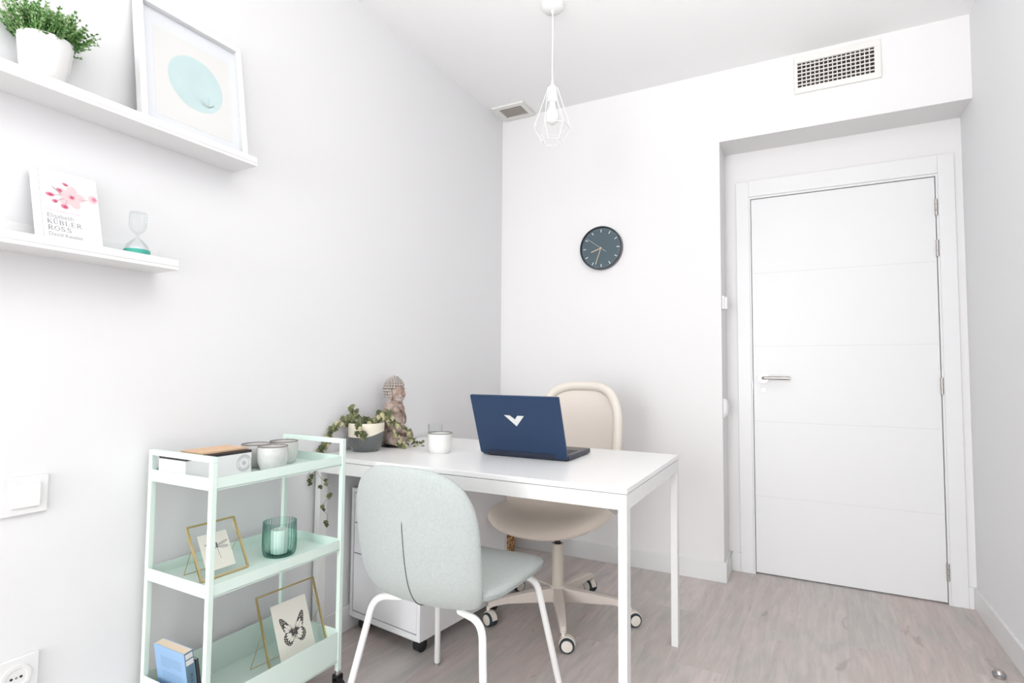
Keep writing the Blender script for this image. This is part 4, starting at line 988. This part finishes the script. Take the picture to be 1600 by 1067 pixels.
# white card box with black lid edge
FT, FM, FB = 0.762, 0.482, 0.118
bx = thing('storage_box', 'white card box with black lid edge and round stamp on the trolley', 'box', (0.128, -2.037, FT))
part('box_body', 'box_white', bx, lambda b: b.box((-0.062, -0.104, 0), (0.062, 0.104, 0.0615)), bevel=0.0006)
part('box_lid', 'box_black', bx, lambda b: b.box((-0.062, -0.104, 0.0617), (0.062, 0.104, 0.0695)), bevel=0.0006)
BXM = frame_matrix((0.0621, 0, 0), (0, 1, 0), (0, 0, 1))
def stamp(b):
    cx, cz = 0.078, 0.032; z = 0.0003
    def ring(r, w, a0=0, a1=360):
        n = 40
        for k in range(n):
            t0, t1 = math.radians(a0+(a1-a0)*k/n), math.radians(a0+(a1-a0)*(k+1)/n)
            b.add([(cx+(r-w)*math.cos(t0), cz+(r-w)*math.sin(t0), z), (cx+r*math.cos(t0), cz+r*math.sin(t0), z), (cx+r*math.cos(t1), cz+r*math.sin(t1), z), (cx+(r-w)*math.cos(t1), cz+(r-w)*math.sin(t1), z)], [(0, 1, 2, 3)], 0, BXM)
    ring(0.0245, 0.0009); ring(0.0170, 0.0006)
    for k in range(26):   # tiny ring lettering
        a = math.radians(150-k*9.5) if k < 13 else math.radians(-30-(k-13)*9.5)
        stroke(b, cx+0.0190*math.cos(a), cz+0.0190*math.sin(a), cx+0.0220*math.cos(a+.04), cz+0.0220*math.sin(a+.04), 0.0011, z, 0, BXM)
    ca, sa = math.cos(0.75), math.sin(0.75)
    for (o_, L) in ((0.0045, 0.010), (0, 0.013), (-0.0045, 0.010)):
        stroke(b, cx-ca*L/2-sa*o_, cz-sa*L/2+ca*o_, cx+ca*L/2-sa*o_, cz+sa*L/2+ca*o_, 0.0014, z, 0, BXM)
part('stamp', 'ink', bx, stamp, weld=False, smooth=0)
nb = thing('wooden_board', 'flat pale wooden board lying on top of the card box', 'board', (0.121, -2.012, FT+0.0697))
part('board', 'kraft', nb, lambda b: b.box((-0.050, -0.072, 0), (0.050, 0.075, 0.0065)), bevel=0.001)

def candle_cup(label, x, y, s_):
    t = thing('stoneware_cup', label, 'cup', (x, y, FT), group='stoneware cups on the trolley top')
    part('cup_body', 'stoneware', t, lambda b: b.lathe([(0, 0), (0.032*s_, 0), (0.037*s_, 0.004), (0.0455*s_, 0.028), (0.0465*s_, 0.055), (0.0445*s_, 0.073), (0.0425*s_, 0.073), (0.0435*s_, 0.05), (0.040*s_, 0.02), (0, 0.014)], 44))
    part('rim', 'rim_brown', t, lambda b: b.tube([(0.0437*s_*math.cos(2*PI*k/44), 0.0437*s_*math.sin(2*PI*k/44), 0.0735) for k in range(44)], 0.0016, 8, closed=True))
candle_cup('front stoneware cup of the three on the trolley, nearest the tray edge', 0.205, -1.868, 1.0)
candle_cup('stoneware cup behind the front one, beside the black-lidded box', 0.118, -1.862, 1.0)
candle_cup('stoneware cup furthest from the box, nearest the desk', 0.132, -1.765, 1.0)

# gold photo frames
def easel_frame(name, label, BL, BR, lean_, h, back, mw, draw, paper):
    BL, BR = Vector(BL), Vector(BR); X = (BR-BL).normalized(); N0 = Vector((X.y, -X.x, 0))   # towards the viewer (+X)
    if N0.x < 0: N0 = -N0
    Y = (Vector((0, 0, 1))*math.cos(lean_)-N0*math.sin(lean_)); w = (BR-BL).length
    t = thing(name, label, 'photo frame', tuple(BL)); M = frame_matrix((0, 0, 0), X, Y)   # z = X x Y
    z = 1 if (X.cross(Y)).dot(N0) > 0 else -1
    r = 0.0032
    def fr(b):
        c = [(r, r, 0), (w-r, r, 0), (w-r, h-r, 0), (r, h-r, 0)]
        for i in range(4): b.tube([c[i], c[(i+1) % 4]], r*1.2, 4, 0, M)
    part('frame', 'brass', t, fr)
    part('glass_pane', 'clear_glass', t, lambda b: b.box((r, r, -0.0010), (w-r, h-r, 0.0010), 0, M))
    # wire stand at the back
    bl_, br_ = back
    def stand(b):
        p0 = M @ Vector((0.003, h*0.60, -0.003*z)); p1 = M @ Vector((w-0.003, h*0.60, -0.003*z))
        q0 = Vector(bl_)-BL; q1 = Vector(br_)-BL
        b.cyl(p0, q0, 0.0011, 6); b.cyl(p1, q1, 0.0011, 6); b.cyl(q0, q1, 0.0011, 6)
    part('wire_stand', 'brass', t, stand)
    for sx in (0.004, w-0.004):
        def chain(b):
            P = smoothpath([M @ Vector((sx, h*0.96, -0.003*z)), M @ Vector((sx-(0.000 if sx < w/2 else 0.004), h*0.80, -0.009*z)), M @ Vector((sx, h*0.62, -0.004*z))], 9)
            b.tube(P, [0.0006 if i % 2 else 0.0012 for i in range(len(P))], 6)
        part('chain', 'brass', t, chain)
    
    pr = MB(); (px0, py0, px1, py1, rot) = paper
    PMt = M @ Matrix.Translation(((px0+px1)/2, (py0+py1)/2, 0)) @ Matrix.Rotation(rot, 4, 'Z')
    pw, ph_ = (px1-px0)/2, (py1-py0)/2
    pr.box((-pw, -ph_, 0.0012*z), (pw, ph_, 0.0016*z), 0, PMt); draw(pr, PMt, pw, ph_, 0.0018*z)
    pr.build('print', ['paper_cream', 'ink', 'ink_soft'], t, weld=False, smooth=0)
def poly(b, pts, z, mi, M): b.add([(x, y, z) for x, y in pts], [tuple(range(len(pts)))], mi, M)
def closedcurve(pts, k=6):
    n = len(pts); out = []
    for i in range(n):
        p0, p1, p2, p3 = [Vector(pts[(i+j-1) % n]) for j in range(4)]
        for j in range(k):
            t = j/k; out.append(tuple(0.5*((2*p1)+(p2-p0)*t+(2*p0-5*p1+4*p2-p3)*t*t+(3*p1-p0-3*p2+p3)*t**3)))
    return out
def fan(b, pts, c, z, mi, M):
    n = len(pts); b.add([(c[0], c[1], z)]+[(x, y, z) for x, y in pts], [(0, 1+i, 1+(i+1) % n) for i in range(n)], mi, M)
def curve_line(b, pts, w, z, mi, M):
    for i in range(len(pts)-1): stroke(b, *pts[i], *pts[i+1], w, z, mi, M)
def dragonfly(b, M, pw, ph_, z):
    dz = 0.00006*(1 if z > 0 else -1); cx, cy = 0.004, 0.006
    curve_line(b, [(cx+0.0005, cy+0.012), (cx, cy+0.002)], 0.0042, z+dz, 1, M); disc(b, cx+0.0005, cy+0.0145, 0.0028, 0.0022, z+dz, 1, M)
    curve_line(b, [(cx, cy+0.003), (cx+0.001, cy-0.012), (cx+0.003, cy-0.032)], 0.0012, z+dz, 2, M)
    for sx in (-1, 1):
        for (L, ang, wd) in ((0.037, 14, 0.0060), (0.034, -8, 0.0075)):
            a = math.radians(ang) if sx > 0 else math.radians(180-ang); ux, uy = math.cos(a), math.sin(a); nx, ny = -uy, ux
            ox, oy = cx, cy+(0.008 if ang > 0 else 0.004)
            out = [(ox+ux*L*t+nx*wd*0.5*math.sin(PI*t**1.3)*s2, oy+uy*L*t+ny*wd*0.5*math.sin(PI*t**1.3)*s2) for s2 in (1, -1) for t in ([i/10 for i in range(11)] if s2 == 1 else [i/10 for i in range(10, -1, -1)])]
            curve_line(b, out+[out[0]], 0.0010, z+dz, 2, M)
            for j in range(1, 9):
                t = j/9; hw = wd*0.5*math.sin(PI*t**1.3)
                stroke(b, ox+ux*L*t-nx*hw, oy+uy*L*t-ny*hw, ox+ux*L*(t+.05)+nx*hw, oy+uy*L*(t+.05)+ny*hw, 0.0005, z+dz, 2, M)
            for q in (-.3, .25): stroke(b, ox, oy, ox+ux*L*.95+nx*q*wd*.3, oy+uy*L*.95+ny*q*wd*.3, 0.0004, z+dz, 2, M)
def butterfly(b, M, pw, ph_, z):
    s_ = 1 if z > 0 else -1; d = 0.00008*s_
    for sx in (-1, 1):
        up = [(0.002, 0.004), (0.018, 0.030), (0.030, 0.046), (0.041, 0.052), (0.044, 0.044), (0.041, 0.028), (0.036, 0.012), (0.030, 0.004), (0.014, -0.001)]
        lo_ = [(0.002, -0.001), (0.016, 0.001), (0.030, 0.003), (0.039, -0.006), (0.039, -0.020), (0.030, -0.033), (0.018, -0.036), (0.008, -0.026), (0.003, -0.012)]
        for sh, c in ((up, (0.024, 0.020)), (lo_, (0.020, -0.014))):
            out = closedcurve([(sx*x*1.02, y) for x, y in sh]); fan(b, out, (sx*c[0], c[1]), z+d, 1, M)
        # pale cells between the veins
        for (x0, y0, x1, y1, w) in ((.008, .009, .020, .024, .0045), (.012, .006, .030, .030, .0050), (.016, .004, .034, .020, .0048), (.019, .002, .033, .010, .0034),
                                    (.010, -.003, .030, -.002, .0045), (.010, -.006, .031, -.011, .0050), (.010, -.009, .028, -.020, .0050), (.008, -.012, .022, -.027, .0045), (.005, -.012, .014, -.027, .0035)):
            n = 14; L = math.hypot(x1-x0, y1-y0); ux, uy = (x1-x0)/L, (y1-y0)/L; nx, ny = -uy, ux; pts = []
            for k in range(n):
                a = 2*PI*k/n; t = (0.5-0.5*math.cos(a)); hw = w*0.72*math.sin(a)*(0.55+0.75*t)
                pts.append((sx*(x0+ux*L*t+nx*hw), y0+uy*L*t+ny*hw))
            fan(b, pts, (sx*(x0+x1)/2, (y0+y1)/2), z+2*d, 0, M)
        random.seed(8)
        for (x, y) in ((.026, .037), (.031, .043), (.037, .047), (.0405, .044), (.036, .040), (.0405, .037), (.037, .034), (.0405, .030), (.0385, .024), (.0375, .017), (.0355, .011), (.029, .035), (.033, .037),
                       (.0355, -.001), (.0375, -.007), (.0378, -.014), (.0345, -.022), (.030, -.028), (.025, -.032), (.019, -.0335), (.013, -.031), (.034, -.010), (.0335, -.017), (.029, -.024)):
            disc(b, sx*x, y, random.uniform(.0012, .0018), random.uniform(.0010, .0015), z+2*d, 0, M, 7)
    disc(b, 0, 0, 0.0022, 0.011, z+3*d, 1, M); disc(b, 0, -0.012, 0.0016, 0.012, z+2.9*d, 1, M)
    for sx in (-1, 1): curve_line(b, [(sx*.001, .010), (sx*.006, .020), (sx*.013, .027)], 0.0005, z+d, 2, M)
easel_frame('photo_frame', 'small brass frame with a dragonfly drawing on the trolley middle tray', (0.209, -2.098, FM+0.0005), (0.211, -1.945, FM+0.0005), math.radians(29), 0.163,
            ((0.112, -2.084, FM+0.002), (0.114, -1.962, FM+0.002)), 0.003, dragonfly, (0.024, 0.022, 0.114, 0.128, 0.0))
easel_frame('photo_frame', 'large brass frame with a butterfly drawing on the trolley bottom tray', (0.274, -1.900, FB+0.0005), (0.288, -1.680, FB+0.0005), math.radians(22), 0.266,
            ((0.124, -1.863, FB+0.002), (0.140, -1.700, FB+0.002)), 0.004, butterfly, (0.042, 0.030, 0.172, 0.222, 0.0))

# ribbed green glass with candle
gg = thing('candle_glass', 'ribbed green glass tumbler holding a white candle on the middle tray', 'candle holder', (0.196, -1.825, FM))
part('ribbed_glass', 'green_glass', gg, lambda b: b.lathe([(0, 0.0), (0.040, 0.0), (0.046, 0.004), (0.0500, 0.018), (0.0510, 0.040), (0.0510, 0.108), (0.0490, 0.108), (0.0485, 0.040), (0.046, 0.018), (0.040, 0.007), (0, 0.006)], 180, 0, None, rad=lambda t, z: 1+0.034*math.cos(30*t)*(1 if z < 0.100 else 0)))
part('candle', 'wax', gg, lambda b: b.lathe([(0, 0.0075), (0.025, 0.0075), (0.026, 0.010), (0.026, 0.078), (0.024, 0.081), (0.010, 0.079), (0, 0.079)], 32))
part('wick', 'wax', gg, lambda b: b.tube(smoothpath([(0, 0, 0.078), (0.001, 0, 0.086), (0.004, 0.001, 0.092)]), 0.0010, 6))

# books in the bottom tray
def tray_book(label, x, y, w, h, t_, lean_deg, mats, dark):
    o = thing('book', label, 'book', (x, y, FB+0.001)); L = math.radians(lean_deg)
    M = frame_matrix((0, 0, 0), (1, 0, 0), (0, -math.sin(L), math.cos(L)))     # z normal -> -Y
    part('page_block', 'book_pages', o, lambda b: b.box((0.002, 0.001, -t_+0.001), (w-0.002, h-0.001, -0.001), 0, M))
    def cov(b):
        b.box((0, 0, -0.001), (w, h, 0), 0, M); b.box((0, 0, -t_), (w, h, -t_+0.001), 0, M)
        b.box((w-0.0018, 0, -t_+0.001), (w, h, -0.001), 1, M)
        if not dark:
            random.seed(4); yy = h-0.030
            for blk in (6, 6, 4):
                for k in range(blk):
                    stroke(b, 0.026, yy, 0.026+(0.095 if k < blk-1 else random.uniform(.03, .08)), yy, 0.0014, 0.0003, 2, M); yy -= 0.0055
                yy -= 0.010
            for k, zz in enumerate((h-0.018, h-0.036)):
                b.box((w, zz, -t_+0.003), (w+0.0003, zz+0.014, -0.003), 3, M)
            vs_, fs_ = text_geo('Bajo la luz', 0.012); 
            SMx = M @ frame_matrix((w+0.0004, h-0.110, -t_/2-0.004), (0, 1, 0), (0, 0, 1))
            b.add([(p[0], p[1], 0) for p in vs_], fs_, 4, SMx)
    part('cover', mats, o, cov, weld=False, smooth=0)
tray_book('light blue paperback standing at the end of the trolley bottom tray', 0.074, -2.112, 0.139, 0.192, 0.026, 8.5, ['book_blue', 'book_spine', 'ink_blue', 'paper_white', 'book_dark'], False)
tray_book('thin dark book standing behind the light blue paperback', 0.086, -2.083, 0.130, 0.165, 0.007, 8.5, ['book_dark', 'book_dark'], True)

# ------------------------------------------------------------------ doorstop
ds = thing('doorstop', 'small metal floor doorstop near the right wall skirting', 'doorstop', (2.305, -0.475, 0))
part('stop_body', 'brushed', ds, lambda b: b.lathe([(0, 0), (0.017, 0), (0.018, 0.003), (0.016, 0.020), (0.012, 0.026), (0, 0.028)], 28))
part('rubber_ring', 'ink_soft', ds, lambda b: b.tube([(0.0172*math.cos(2*PI*k/28), 0.0172*math.sin(2*PI*k/28), 0.012) for k in range(28)], 0.0035, 8, closed=True))
